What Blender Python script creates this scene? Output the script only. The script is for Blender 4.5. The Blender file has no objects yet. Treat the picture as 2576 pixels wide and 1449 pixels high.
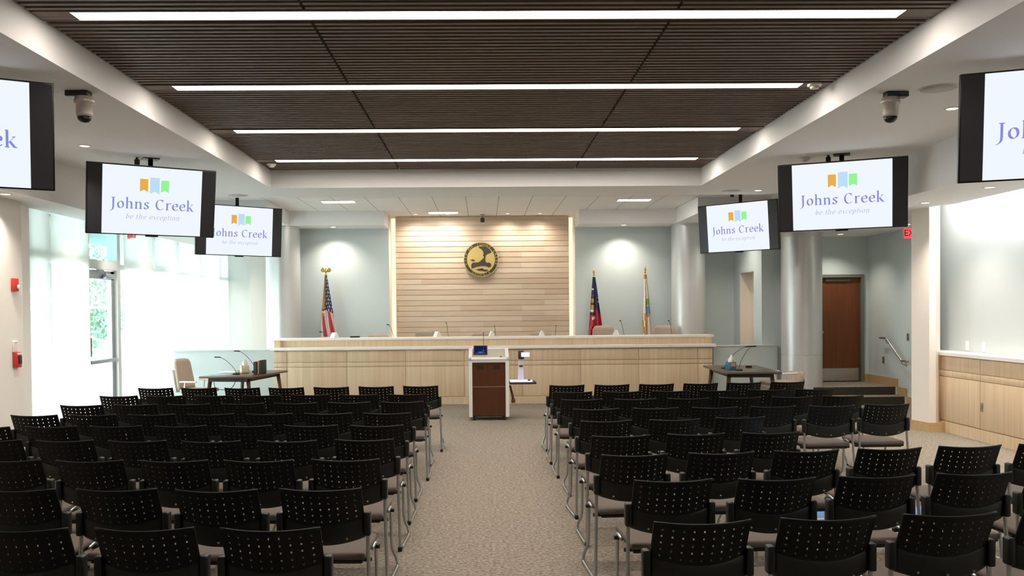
import bpy, bmesh, math, random
from mathutils import Vector, Matrix, Euler
random.seed(7)
C = bpy.context.scene.collection
PI = math.pi

# ------------------------------------------------------------------ materials
def lin(h):
    if isinstance(h, str):
        h = h.lstrip('#'); c = [int(h[i:i+2], 16)/255 for i in (0, 2, 4)]
    else:
        c = list(h)
    return tuple((x/12.92 if x <= .04045 else ((x+.055)/1.055)**2.4) for x in c) + (1,)

def mat(name, col, rough=.6, metal=0, spec=.5, bump=None, var=None, scale=(1, 1, 1), sheen=0, coord='Object'):
    """principled material; var=(noise scale, amount) mottles the colour, bump=(noise scale, strength)"""
    m = bpy.data.materials.new(name); m.use_nodes = True
    nt = m.node_tree; b = nt.nodes['Principled BSDF']
    b.inputs['Base Color'].default_value = lin(col)
    b.inputs['Roughness'].default_value = rough
    b.inputs['Metallic'].default_value = metal
    b.inputs['Specular IOR Level'].default_value = spec
    if sheen: b.inputs['Sheen Weight'].default_value = sheen
    tc = nt.nodes.new('ShaderNodeTexCoord'); mp = nt.nodes.new('ShaderNodeMapping')
    mp.inputs['Scale'].default_value = scale
    nt.links.new(tc.outputs[coord], mp.inputs['Vector'])
    if var:
        n = nt.nodes.new('ShaderNodeTexNoise'); n.inputs['Scale'].default_value = var[0]; n.inputs['Detail'].default_value = 5
        nt.links.new(mp.outputs[0], n.inputs['Vector'])
        mx = nt.nodes.new('ShaderNodeMix'); mx.data_type = 'RGBA'
        c = lin(col); a = var[1]
        mx.inputs[6].default_value = tuple(x*(1-a) for x in c[:3]) + (1,)
        mx.inputs[7].default_value = tuple(min(1, x*(1+a)) for x in c[:3]) + (1,)
        rmp = nt.nodes.new('ShaderNodeMapRange'); rmp.inputs[1].default_value = .3; rmp.inputs[2].default_value = .7
        nt.links.new(n.outputs[0], rmp.inputs[0]); nt.links.new(rmp.outputs[0], mx.inputs[0])
        nt.links.new(mx.outputs[2], b.inputs['Base Color'])
    if bump:
        n2 = nt.nodes.new('ShaderNodeTexNoise'); n2.inputs['Scale'].default_value = bump[0]; n2.inputs['Detail'].default_value = 4
        nt.links.new(mp.outputs[0], n2.inputs['Vector'])
        bp = nt.nodes.new('ShaderNodeBump'); bp.inputs['Strength'].default_value = bump[1]; bp.inputs['Distance'].default_value = .01
        nt.links.new(n2.outputs[0], bp.inputs['Height']); nt.links.new(bp.outputs[0], b.inputs['Normal'])
    return m

def emit(name, col, s):
    m = bpy.data.materials.new(name); m.use_nodes = True; nt = m.node_tree
    nt.nodes.remove(nt.nodes['Principled BSDF'])
    e = nt.nodes.new('ShaderNodeEmission'); e.inputs[0].default_value = lin(col); e.inputs[1].default_value = s
    nt.links.new(e.outputs[0], nt.nodes['Material Output'].inputs[0]); return m

def carpet_mat():
    m = mat('carpet_loop', '#a39788', .95, spec=.1)
    nt = m.node_tree; b = nt.nodes['Principled BSDF']; tc = nt.nodes['Texture Coordinate']
    mp = nt.nodes['Mapping']; mp.inputs['Scale'].default_value = (1, 1.35, 1)
    n = nt.nodes.new('ShaderNodeTexNoise'); n.inputs['Scale'].default_value = 38; n.inputs['Detail'].default_value = 3; n.inputs['Roughness'].default_value = .65
    v = nt.nodes.new('ShaderNodeTexVoronoi'); v.inputs['Scale'].default_value = 46
    nt.links.new(mp.outputs[0], n.inputs['Vector']); nt.links.new(mp.outputs[0], v.inputs['Vector'])
    r = nt.nodes.new('ShaderNodeValToRGB'); e = r.color_ramp.elements
    e[0].position = .36; e[0].color =  lin('#736a60'); e[1].position = .66; e[1].color = lin('#aaa094')
    nt.links.new(n.outputs[0], r.inputs[0])
    big = nt.nodes.new('ShaderNodeTexNoise'); big.inputs['Scale'].default_value = 1.7; big.inputs['Detail'].default_value = 2
    nt.links.new(tc.outputs['Object'], big.inputs['Vector'])
    mx = nt.nodes.new('ShaderNodeMix'); mx.data_type = 'RGBA'; mx.blend_type = 'MULTIPLY'; mx.inputs[0].default_value = .55
    nt.links.new(r.outputs[0], mx.inputs[6])
    sep = nt.nodes.new('ShaderNodeMapRange'); sep.inputs[1].default_value = 0; sep.inputs[2].default_value = 1; sep.inputs[3].default_value = .72; sep.inputs[4].default_value = 1.2
    cs = nt.nodes.new('ShaderNodeSeparateColor'); nt.links.new(v.outputs['Color'], cs.inputs[0]); nt.links.new(cs.outputs[0], sep.inputs[0])
    nt.links.new(sep.outputs[0], mx.inputs[7])
    nt.links.new(mx.outputs[2], b.inputs['Base Color'])
    bp = nt.nodes.new('ShaderNodeBump'); bp.inputs['Strength'].default_value = .5; bp.inputs['Distance'].default_value = .006
    nt.links.new(n.outputs[0], bp.inputs['Height']); nt.links.new(bp.outputs[0], b.inputs['Normal'])
    return m

def wood_mat(name, c1, c2, axis='Z', rough=.45, freq=1.0):
    m = mat(name, c1, rough, spec=.35); nt = m.node_tree; b = nt.nodes['Principled BSDF']; mp = nt.nodes['Mapping']
    s = {'Z': (38, 38, 1.1), 'X': (1.1, 38, 38), 'Y': (38, 1.1, 38)}[axis]
    mp.inputs['Scale'].default_value = tuple(q*freq for q in s)
    oi = nt.nodes.new('ShaderNodeObjectInfo'); mul = nt.nodes.new('ShaderNodeMath'); mul.operation = 'MULTIPLY'; mul.inputs[1].default_value = 37
    nt.links.new(oi.outputs['Random'], mul.inputs[0]); nt.links.new(mul.outputs[0], mp.inputs['Location'])
    n = nt.nodes.new('ShaderNodeTexNoise'); n.inputs['Scale'].default_value = 1; n.inputs['Detail'].default_value = 6
    nt.links.new(mp.outputs[0], n.inputs['Vector'])
    r = nt.nodes.new('ShaderNodeValToRGB'); e = r.color_ramp.elements
    e[0].position = .32; e[0].color = lin(c1); e[1].position = .7; e[1].color = lin(c2)
    nt.links.new(n.outputs[0], r.inputs[0]); nt.links.new(r.outputs[0], b.inputs['Base Color'])
    return m

def plank_mat():
    m = mat('maple_planks', '#d3b48e', .42, spec=.35); nt = m.node_tree; b = nt.nodes['Principled BSDF']; tc = nt.nodes['Texture Coordinate']
    mp = nt.nodes['Mapping']; mp.inputs['Rotation'].default_value = (PI/2, 0, 0)
    bk = nt.nodes.new('ShaderNodeTexBrick'); bk.inputs['Scale'].default_value = 1; bk.inputs['Mortar Size'].default_value = 0
    bk.inputs['Brick Width'].default_value = 1.37; bk.inputs['Row Height'].default_value = .119
    bk.inputs['Color1'].default_value = lin('#c6b09a'); bk.inputs['Color2'].default_value = lin('#d8c7b2')
    bk.offset = .37; bk.squash = 1
    nt.links.new(mp.outputs[0], bk.inputs['Vector'])
    n = nt.nodes.new('ShaderNodeTexNoise'); n.inputs['Scale'].default_value = 1; n.inputs['Detail'].default_value = 5
    mp2 = nt.nodes.new('ShaderNodeMapping'); mp2.inputs['Scale'].default_value = (1.5, 20, 45); nt.links.new(tc.outputs['Object'], mp2.inputs[0]); nt.links.new(mp2.outputs[0], n.inputs['Vector'])
    mr = nt.nodes.new('ShaderNodeMapRange'); mr.inputs[3].default_value = .88; mr.inputs[4].default_value = 1.1; nt.links.new(n.outputs[0], mr.inputs[0])
    mx = nt.nodes.new('ShaderNodeMix'); mx.data_type = 'RGBA'; mx.blend_type = 'MULTIPLY'; mx.inputs[0].default_value = 1
    nt.links.new(bk.outputs[0], mx.inputs[6]); nt.links.new(mr.outputs[0], mx.inputs[7]); nt.links.new(mx.outputs[2], b.inputs['Base Color'])
    return m

def tile_mat():
    """lay-in ceiling tile: thin grey joints every 0.61 m across, 2.44 m along"""
    m = mat('ceiling_tile', '#e8e7e6', .9, spec=.1); nt = m.node_tree; b = nt.nodes['Principled BSDF']; mp = nt.nodes['Mapping']
    mp.inputs['Location'].default_value = (.31, .2, 0)
    bk = nt.nodes.new('ShaderNodeTexBrick'); bk.inputs['Scale'].default_value = 1; bk.inputs['Mortar Size'].default_value = .008; bk.inputs['Mortar Smooth'].default_value = .2
    bk.inputs['Brick Width'].default_value = .62; bk.inputs['Row Height'].default_value = 2.3; bk.offset = 0
    bk.inputs['Color1'].default_value = lin('#e8e7e6'); bk.inputs['Color2'].default_value = lin('#ebeae9'); bk.inputs['Mortar'].default_value = lin('#a9a49c')
    nt.links.new(mp.outputs[0], bk.inputs['Vector']); nt.links.new(bk.outputs[0], b.inputs['Base Color'])
    return m

def shade_mat():
    m = bpy.data.materials.new('shade_fabric'); m.use_nodes = True; nt = m.node_tree; out = nt.nodes['Material Output']
    nt.nodes.remove(nt.nodes['Principled BSDF'])
    d = nt.nodes.new('ShaderNodeBsdfDiffuse'); d.inputs[0].default_value = lin('#e9e9e4')
    t = nt.nodes.new('ShaderNodeBsdfTranslucent'); t.inputs[0].default_value = lin('#f4f6f4')
    p = nt.nodes.new('ShaderNodeBsdfTransparent'); p.inputs[0].default_value = (1, 1, 1, 1)
    tc = nt.nodes.new('ShaderNodeTexCoord'); w = nt.nodes.new('ShaderNodeTexNoise'); w.inputs['Scale'].default_value = 9
    nt.links.new(tc.outputs['Object'], w.inputs['Vector'])
    a = nt.nodes.new('ShaderNodeMixShader'); a.inputs[0].default_value = .48
    nt.links.new(d.outputs[0], a.inputs[1]); nt.links.new(t.outputs[0], a.inputs[2])
    mr = nt.nodes.new('ShaderNodeMapRange'); mr.inputs[3].default_value = .09; mr.inputs[4].default_value = .14; nt.links.new(w.outputs[0], mr.inputs[0])
    c = nt.nodes.new('ShaderNodeMixShader'); nt.links.new(mr.outputs[0], c.inputs[0])
    nt.links.new(a.outputs[0], c.inputs[1]); nt.links.new(p.outputs[0], c.inputs[2]); nt.links.new(c.outputs[0], out.inputs[0])
    return m

def glass_mat(name, tint='#f7fdfb', gl=.06):
    m = bpy.data.materials.new(name); m.use_nodes = True; nt = m.node_tree; out = nt.nodes['Material Output']
    nt.nodes.remove(nt.nodes['Principled BSDF'])
    p = nt.nodes.new('ShaderNodeBsdfTransparent'); p.inputs[0].default_value = lin(tint)
    g = nt.nodes.new('ShaderNodeBsdfGlossy'); g.inputs['Roughness'].default_value = .03
    a = nt.nodes.new("ShaderNodeMixShader"); a.inputs[0].default_value = gl; nt.links.new(p.outputs[0], a.inputs[1]); nt.links.new(g.outputs[0], a.inputs[2])
    nt.links.new(a.outputs[0], out.inputs[0]); return m

def tablet_mat():
    """lit desktop picture: deep blue with a paler burst"""
    m = bpy.data.materials.new('touch_screen_lit'); m.use_nodes = True; nt = m.node_tree
    nt.nodes.remove(nt.nodes['Principled BSDF'])
    tc = nt.nodes.new('ShaderNodeTexCoord'); mp = nt.nodes.new('ShaderNodeMapping'); mp.inputs['Location'].default_value = (-.028, -.0, -.0); mp.inputs['Scale'].default_value = (11, 14, 14)
    g = nt.nodes.new('ShaderNodeTexGradient'); g.gradient_type = 'SPHERICAL'
    nt.links.new(tc.outputs['Object'], mp.inputs[0]); nt.links.new(mp.outputs[0], g.inputs[0])
    r = nt.nodes.new('ShaderNodeValToRGB'); e = r.color_ramp.elements
    e[0].position = .05; e[0].color = lin('#141a4a'); e[1].position = 1; e[1].color = lin('#6fb4ff')
    k = e.new(.5); k.color = lin('#2c55b8')
    nt.links.new(g.outputs[0], r.inputs[0])
    em = nt.nodes.new('ShaderNodeEmission'); em.inputs[1].default_value = .9; nt.links.new(r.outputs[0], em.inputs[0])
    nt.links.new(em.outputs[0], nt.nodes['Material Output'].inputs[0]); return m

M = dict(
    carpet=carpet_mat(), riser=mat('step_riser_dark', '#36332a', .95, var=(30, .25)),
    white=mat('white_paint', '#efece7', .7, spec=.2, bump=(160, .04)), warmwhite=mat('warm_white_paint', '#eee8e1', .7, spec=.2),
    ceil=mat('ceiling_paint', '#eeeeef', .85, spec=.1), blue=mat('pale_blue_paint', '#cfdadb', .7, spec=.2, bump=(160, .04)),
    cream=mat('cream_paint', '#efe5d7', .7, spec=.2), board=mat('writable_wall_paint', '#c2cbcd', .35, spec=.35),
    tile=tile_mat(), slat=wood_mat('dark_walnut_slat', '#62554b', '#7e7067', 'X', .5), slatback=mat('black_ceiling_felt', '#151311', .95),
    birch=wood_mat('birch_veneer', '#d2b896', '#e0ccb0', 'Z', .4, .6), birchtrim=wood_mat('maple_base', '#bb9a6c', '#c9ab80', 'X', .45),
    planks=plank_mat(), counter=mat('white_solid_surface', '#f8f4f1', .35, spec=.4),
    colm=mat('column_silver_paint', '#d9dadb', .36, metal=.55, spec=.5), doorwood=wood_mat('cherry_door', '#64371a', '#754320', 'Z', .4),
    steel=mat('brushed_steel', '#b9b6b0', .32, metal=.9), chrome=mat('polished_chrome', '#d6d6d6', .16, metal=1), alum=mat('anodised_aluminium', '#b4bac2', .4, metal=.7),
    framegrey=mat('grey_door_frame', '#6f716a', .5), mullion=mat('white_mullion', '#d9dedc', .5),
    shade=shade_mat(), glass=glass_mat('clear_glass'), tglass=glass_mat('blue_green_glass', '#dcf7f4'),
    black=mat('black_chair_polymer', '#0a0b09', .5, spec=.25), blacklow=mat('black_chair_shell', '#171a17', .42, spec=.4), blackd=mat('black_plastic', '#141414', .5, spec=.4), blackseat=mat('black_seat_pan', '#1b1b18', .6),
    seat=mat('taupe_seat_fabric', '#706660', .9, spec=.15, var=(220, .08), bump=(500, .2)), silver=mat('silver_tube', '#b9bcbd', .28, metal=.85),
    rivet=mat('zinc_rivet', '#a9aa9e', .35, metal=.6),
    oseat=mat('taupe_office_fabric', '#b3a294', .9, spec=.15, var=(150, .07)), oshell=mat('white_office_shell', '#e6e6e2', .45),
    tvblack=mat('tv_bezel_gloss', '#101014', .3, spec=.5), tvpanel=mat('tv_panel_dark', '#2c2c31', .35, spec=.5),
    pic=emit('screen_white', '#f1f7ff', .84), ltext=emit('screen_periwinkle', '#8a90dc', .8), lorange=emit('screen_orange', '#f1b24c', .8),
    lblue=emit('screen_pale_blue', '#c2e2ff', .8), lgreen=emit('screen_green', '#98fb98', .8), ltext2=emit('screen_lavender', '#b9bbe8', .8),
    lamp=emit('linear_lamp_diffuser', '#fff2e4', 24.0), led=emit('warm_led_strip', '#ffecbe', 1.25), cove=emit('cove_strip', '#fffaf4', 55),
    spotlens=emit('downlight_lens', '#fff4d8', 3.0), tilelamp=emit('tile_linear_lamp', '#fff9f0', 36.0),
    exitred=emit('exit_red', '#f4545c', 1.0), exitdark=mat('exit_letter', '#7c1518', .5), exitcase=mat('exit_housing', '#d8d8d4', .5),
    red=mat('fire_alarm_red', '#c8352c', .4), plate=mat('switch_plate_white', '#ece9e4', .4), darkplate=mat('bronze_plate', '#5c5648', .45),
    gold=mat('seal_gold', '#c2ab6a', .45, metal=.15), sealdark=mat('seal_dark_bronze', '#39362f', .55), goldmetal=mat('gilt_metal', '#c9a85a', .3, metal=.8),
    podwhite=mat('podium_white', '#e3e4e2', .35, spec=.5), podwood=wood_mat('podium_walnut', '#452411', '#522d17', 'Z', .4), podgrey=mat('podium_tray_grey', '#b9b4a8', .5),
    tablet=tablet_mat(), docwhite=mat('lavender_white_plastic', '#d9d6ea', .35), doclit=emit('light_box_white', '#f2f0ff', .9), dark=mat('charcoal_plastic', '#2b2c32', .45),
    brownleather=mat('brown_wood_arm', '#6b3a1e', .5),
    tablewood=wood_mat('dark_walnut_table', '#4a3222', '#5b4030', 'X', .3), tablewood2=wood_mat('grey_walnut_table', '#4c4138', '#5d5147', 'X', .28), tableleg=wood_mat('walnut_leg', '#4a3628', '#5a4433', 'Z', .45),
    paper=mat('white_paper', '#efece6', .8), tissue=mat('white_tissue', '#f3efe8', .9), tbox1=mat('beige_box', '#d8cfb4', .7, var=(18, .2)), tbox2=mat('teal_box', '#2c6f92', .6, var=(14, .25)), tborange=mat('orange_print', '#e08348', .6),
    folder=mat('pale_blue_folder', '#a9c3e2', .6), bookc=mat('dark_book_cover', '#20282a', .6), bookp=mat('tan_book_cover', '#b98760', .7),
    fblue=mat('flag_navy', '#343a5c', .8), fred=mat('flag_red', '#b5353d', .8), fwhite=mat('flag_white', '#e3ded8', .8), fgold=mat('flag_gold', '#c8922f', .7), fgreen=mat('flag_green', '#7ab531', .8), fsky=mat('flag_sky', '#6a98cf', .8),
    bark=mat('tree_bark', '#6a5a49', .9, var=(8, .3)), leaf=mat('tree_leaf', '#3c5644', .7, var=(3, .35)), leaf2=mat('tree_leaf_pale', '#4c6854', .7, var=(3, .3)),
    ground=mat('outdoor_concrete', '#aeaea9', .9, var=(2, .08)), canopy=mat('added_canopy', '#5d6464', .6), rail=mat('white_railing', '#f2f4f4', .4),
    grill=mat('speaker_grille', '#c4c0bc', .7, var=(300, .1)), ring=mat('white_trim_ring', '#e2ded6', .5), lightblue=mat('light_blue_cover', '#5f95c9', .6), camgrey=mat('camera_silver', '#b5ada3', .35, metal=.3),
)

# ------------------------------------------------------------------ mesh builder
class MB:
    def __init__(s): s.v = []; s.f = []; s.mi = []; s.sm = []
    def add(s, vs, fs, mi=0, smooth=False):
        o = len(s.v); s.v += [tuple(q) for q in vs]
        for f in fs: s.f.append(tuple(i+o for i in f)); s.mi.append(mi); s.sm.append(smooth)
        return s
    def box(s, x0, x1, y0, y1, z0, z1, mi=0):
        vs = [(x, y, z) for z in (z0, z1) for y in (y0, y1) for x in (x0, x1)]
        return s.add(vs, [(0, 2, 3, 1), (4, 5, 7, 6), (0, 1, 5, 4), (2, 6, 7, 3), (0, 4, 6, 2), (1, 3, 7, 5)], mi)
    def rbox(s, x0, x1, y0, y1, z0, z1, r=.01, seg=2, mi=0, mtx=None):
        bm = bmesh.new(); bmesh.ops.create_cube(bm, size=1)
        for v in bm.verts: v.co = Vector(((x0+x1)/2+v.co.x*(x1-x0), (y0+y1)/2+v.co.y*(y1-y0), (z0+z1)/2+v.co.z*(z1-z0)))
        bmesh.ops.bevel(bm, geom=bm.edges[:]+bm.verts[:], offset=r, segments=seg, affect='EDGES', profile=.5)
        if mtx: bm.transform(mtx)
        bm.verts.index_update()
        s.add([v.co[:] for v in bm.verts], [[v.index for v in f.verts] for f in bm.faces], mi, True); bm.free(); return s
    def prism(s, poly, z0, z1, mi=0, axis='z'):
        n = len(poly)
        def P(a, b, c): return (a, b, c) if axis == 'z' else ((a, c, b) if axis == 'y' else (c, a, b))
        vs = [P(p[0], p[1], z0) for p in poly]+[P(p[0], p[1], z1) for p in poly]
        fs = [tuple(range(n))[::-1], tuple(range(n, 2*n))]+[(i, (i+1) % n, n+(i+1) % n, n+i) for i in range(n)]
        return s.add(vs, fs, mi)
    def lathe(s, prof, c=(0, 0, 0), n=32, mi=0, axis='z', smooth=True):
        vs = []; fs = []
        for (r, z) in prof:
            for k in range(n):
                a = 2*PI*k/n; p = (r*math.cos(a), r*math.sin(a), z)
                if axis == 'y': p = (p[0], p[2], p[1])
                if axis == 'x': p = (p[2], p[0], p[1])
                vs.append((c[0]+p[0], c[1]+p[1], c[2]+p[2]))
        for j in range(len(prof)-1):
            for k in range(n): fs.append((j*n+k, j*n+(k+1) % n, (j+1)*n+(k+1) % n, (j+1)*n+k))
        fs.append(tuple(range(n))[::-1]); m = (len(prof)-1)*n; fs.append(tuple(range(m, m+n)))
        return s.add(vs, fs, mi, smooth)
    def tube(s, pts, r, n=8, mi=0, smooth_path=0):
        P = [Vector(p) for p in pts]
        if smooth_path:
            Q = []
            for i in range(len(P)-1):
                a, b, c, d = P[max(i-1, 0)], P[i], P[i+1], P[min(i+2, len(P)-1)]
                for k in range(smooth_path):
                    t = k/smooth_path
                    Q.append(.5*((2*b)+(c-a)*t+(2*a-5*b+4*c-d)*t*t+(3*b-a-3*c+d)*t**3))
            Q.append(P[-1]); P = Q
        rr = r if isinstance(r, (list, tuple)) else [r]*len(P)
        if len(rr) != len(P): rr = [rr[0]+(rr[-1]-rr[0])*i/(len(P)-1) for i in range(len(P))]
        vs = []; fs = []; up = None
        for i, p in enumerate(P):
            t = (P[min(i+1, len(P)-1)]-P[max(i-1, 0)]).normalized()
            if up is None: up = Vector((0, 0, 1)) if abs(t.z) < .9 else Vector((1, 0, 0))
            a = t.cross(up)
            if a.length < 1e-4: a = t.orthogonal()
            a.normalize(); up = a.cross(t).normalized()
            for k in range(n):
                w = 2*PI*k/n; vs.append(p+(a*math.cos(w)+up*math.sin(w))*rr[i])
        for i in range(len(P)-1):
            for k in range(n): fs.append((i*n+k, i*n+(k+1) % n, (i+1)*n+(k+1) % n, (i+1)*n+k))
        fs.append(tuple(range(n))[::-1]); m = (len(P)-1)*n; fs.append(tuple(range(m, m+n)))
        return s.add(vs, fs, mi, True)
    def ball(s, c, r, n=16, mi=0, sc=(1, 1, 1)):
        prof = [(r*math.sin(PI*i/(n//2))*1.0+1e-5, -r*math.cos(PI*i/(n//2))) for i in range(n//2+1)]
        o = len(s.v); s.lathe(prof, (0, 0, 0), n, mi)
        for i in range(o, len(s.v)): v = s.v[i]; s.v[i] = (c[0]+v[0]*sc[0], c[1]+v[1]*sc[1], c[2]+v[2]*sc[2])
        return s
    def mesh(s, name, mats):
        me = bpy.data.meshes.new(name); me.from_pydata(s.v, [], s.f)
        for m in (mats if isinstance(mats, (list, tuple)) else [mats]): me.materials.append(m)
        me.polygons.foreach_set('material_index', s.mi); me.polygons.foreach_set('use_smooth', s.sm)
        me.update()
        bm = bmesh.new(); bm.from_mesh(me); bmesh.ops.recalc_face_normals(bm, faces=bm.faces[:]); bm.to_mesh(me); bm.free()
        return me
    def build(s, name, mats, parent=None, loc=None, rot=None):
        o = bpy.data.objects.new(name, s.mesh(name, mats)); C.objects.link(o)
        if parent: o.parent = parent
        if loc: o.location = loc
        if rot: o.rotation_euler = rot
        return o

def tag(o, label=None, cat=None, group=None, kind=None):
    if label: o['label'] = label
    if cat: o['category'] = cat
    if group: o['group'] = group
    if kind: o['kind'] = kind
    return o
def empty(name, loc=(0, 0, 0), rz=0, label=None, cat=None, group=None):
    o = bpy.data.objects.new(name, None); C.objects.link(o); o.location = loc; o.rotation_euler = (0, 0, rz); o.empty_display_size = .1
    return tag(o, label, cat, group)
def struct(mb, name, m, label=None):
    o = mb.build(name, m); o['kind'] = 'structure'
    if label: o['label'] = label
    return o
def kids(o): return [c for c in C.objects if c.parent == o]
def dup(root, loc, rz=None, label=None, group=None, cm=None):
    def cp(o, par):
        c = o.copy(); C.objects.link(c)
        if par: c.parent = par
        for ch in (cm[o.name] if cm else kids(o)): cp(ch, c)
        return c
    r = cp(root, None); r.location = loc
    if rz is not None: r.rotation_euler = (0, 0, rz)
    if label: r['label'] = label
    if group: r['group'] = group
    return r
def child_map(root):
    d = {}
    def go(o):
        d[o.name] = kids(o)
        for c in d[o.name]: go(c)
    go(root); return d
def text_mesh(body, size):
    cu = bpy.data.curves.new('lettering', 'FONT'); cu.body = body; cu.size = size; cu.align_x = 'CENTER'; cu.align_y = 'CENTER'
    o = bpy.data.objects.new('lettering', cu); C.objects.link(o)
    dg = bpy.context.evaluated_depsgraph_get(); me = o.evaluated_get(dg).to_mesh()
    vs = [tuple(v.co) for v in me.vertices]; fs = [tuple(p.vertices) for p in me.polygons]
    o.evaluated_get(dg).to_mesh_clear(); bpy.data.objects.remove(o); bpy.data.curves.remove(cu)
    return vs, fs
# ------------------------------------------------------------------ camera
cam = bpy.data.cameras.new('camera'); co = bpy.data.objects.new('camera', cam); C.objects.link(co)
bpy.context.scene.camera = co
right = Vector((0.99983677, -0.01593043, -0.00852329)); down = Vector((-0.00878196, -0.01623844, -0.99982958)); fwd = Vector((0.01578931, 0.99974123, -0.01637569))
R3 = Matrix((right, -down, -fwd)).transposed()
co.matrix_world = Matrix.Translation((0, 0, 1.8)) @ R3.to_4x4()
cam.sensor_width = 36; cam.sensor_fit = 'HORIZONTAL'; cam.lens = 2150/2576*36
cam.shift_x = (1288-1249.937)/2576; cam.shift_y = (815.708-724.5)/2576; cam.clip_end = 200

# ------------------------------------------------------------------ the room shell
Z1, Z2, Z3 = 3.76, 3.22, 3.90          # main soffit, low perimeter ceiling, tiled bay over the dais
XL, XR = -3.337, 3.49                   # slatted recess
struct(MB().box(-6.6, 8.0, -3.4, 20.9, -.12, 0), 'floor', M['carpet'], 'taupe patterned loop carpet')
struct(MB().box(5.35, 7.75, 15.95, 17.1, 0, .3), 'floor_platform', M['carpet'], 'raised carpeted landing at the wooden door')
struct(MB().box(-5.0, 5.45, 16.95, 19.15, 0, .3), 'floor_dais', M['carpet'], 'raised floor behind the long desk')
st = struct(MB().box(5.35, 7.75, 15.6, 15.95, 0, .148), 'floor_step', M['carpet'], 'lower step up to the landing')
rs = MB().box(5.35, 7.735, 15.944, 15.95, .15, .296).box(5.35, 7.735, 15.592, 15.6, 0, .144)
struct(rs, 'trim_1', M['riser'], 'dark step risers')  # risers coloured darker than the treads

# walls
struct(MB().prism([(-6.6, -3.4), (-5.83, -3.4), (-5.83, 10.92), (-6.08, 11.58), (-6.6, 11.58)], 0, 3.3), 'wall_left', M['white'], 'white wall with the red alarm devices')
struct(MB().box(-6.5, -5.0, 20.6, 20.75, 0, 3.4), 'wall_left_end', M['white'], 'white end wall past the windows')
bl = MB().prism([(-4.55, 18.68), (-2.05, 18.68), (-2.05, 19.25), (-4.55, 19.25)], 0, 3.92)
struct(bl, 'wall_back', M['blue'], 'pale blue wall behind the striped flag')
struct(MB().box(-5.05, -4.55, 18.68, 19.25, 0, 3.92), 'wall_back_pier', M['warmwhite'], 'off-white wall end beside the round column')
struct(MB().box(2.02, 5.5, 18.68, 19.25, 0, 3.92), 'wall_back_blue', M['blue'], 'pale blue wall behind the two plain flags')
struct(MB().box(-2.05, 2.02, 19.16, 19.25, 0, 3.95).box(-2.052, -2.045, 18.69, 19.16, .3, 3.9).box(2.013, 2.022, 18.69, 19.16, .3, 3.9), 'wall_back_recess', M['cream'], 'cream recess around the plank panel')
pk = MB()
z = .35
while z < 3.88:
    z1 = min(z+.119, 3.895)
    pk.prism([(19.056, z+.016), (19.05, z+.022), (19.05, z1-.004), (19.056, z1), (19.09, z1), (19.09, z+.016)], -1.93, 1.92, 0, 'x'); z += .119
pk.box(-1.93, 1.92, 19.0615, 19.12, .3, 3.895)
struct(pk, 'wall_back_planks', M['planks'], 'pale maple plank panel behind the round seal')
# right rear corner walls
rc = MB().box(5.5, 5.75, 18.25, 18.9, 0, 3.92).box(5.5, 5.75, 16.8, 17.3, 0, 3.92).box(5.5, 5.75, 17.3, 18.25, 2.55, 3.92).box(5.5, 5.75, 17.3, 18.25, 0, .3)
struct(rc, 'wall_right_rear', M['blue'], 'pale blue side wall with a tall niche')
struct(MB().box(5.74, 5.8, 17.25, 18.3, .3, 2.6).box(5.52, 5.75, 17.3, 17.306, .3, 2.55).box(5.52, 5.75, 18.244, 18.25, .3, 2.55).box(5.52, 5.75, 17.3, 18.25, 2.544, 2.55), 'wall_right_niche', M['cream'], 'cream lined niche')
struct(MB().box(5.751, 6.3, 16.8, 17.1, 0, 3.92), 'wall_right_return', M['blue'])
dw = MB().box(6.3, 6.62, 17.1, 17.3, 0, 3.3).box(7.66, 7.95, 17.1, 17.3, 0, 3.3).box(6.62, 7.66, 17.1, 17.3, 2.46, 3.3)
dw.box(6.3, 7.95, 17.3, 17.36, 0, 3.3)
struct(dw, 'wall_door', M['blue'], 'blue wall around the wooden door')
struct(MB().box(7.75, 7.9, 12.9, 17.1, 0, 3.3), 'wall_right_stair', M['blue'], 'blue wall with the stair handrail')
struct(MB().prism([(6.31, 12.5), (6.38, 12.13), (6.475, 12.13), (6.615, 12.275), (6.95, 12.95), (7.9, 12.95), (7.9, 13.1), (6.8, 13.1)], 0, 3.8), 'wall_right_pillar', M['warmwhite'], 'white wall end between counter and landing')
struct(MB().box(6.95, 7.1, -3.4, 12.97, 0, 3.9), 'wall_right', M['board'], 'grey-blue wall above the cabinets')
struct(MB().box(-6.6, 7.1, -3.4, -3.25, 0, 4.25), 'wall_front', M['white'])
# low walls beside the dais
struct(MB().box(-6.02, -4.06, 16.72, 16.85, 0, 1.05).box(-6.02, -4.06, 16.70, 16.87, 1.05, 1.072), 'wall_left_low', M['blue'], 'low pale blue wall by the windows')
struct(MB().box(4.5, 5.76, 16.66, 16.79, 0, 1.05).box(4.5, 5.76, 16.64, 16.81, 1.05, 1.072), 'wall_right_low', M['blue'], 'low pale blue wall right of the desk')
# roof deck
struct(MB().box(-6.7, 8.1, -3.5, 21, 4.3, 4.4), 'ceiling_deck', M['slatback'])
struct(MB().box(-6.7, -6.6, -3.5, 21, 3.3, 4.3).box(-6.7, 8.1, 20.9, 21, 0, 4.3).box(8.0, 8.1, -3.5, 21, 0, 4.3).box(-5.05, -4.95, 19.25, 20.75, 0, 4.3).box(-6.7, -6.5, -3.5, 21, 3.4, 3.45), 'wall_outer', M['slatback'])
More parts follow.
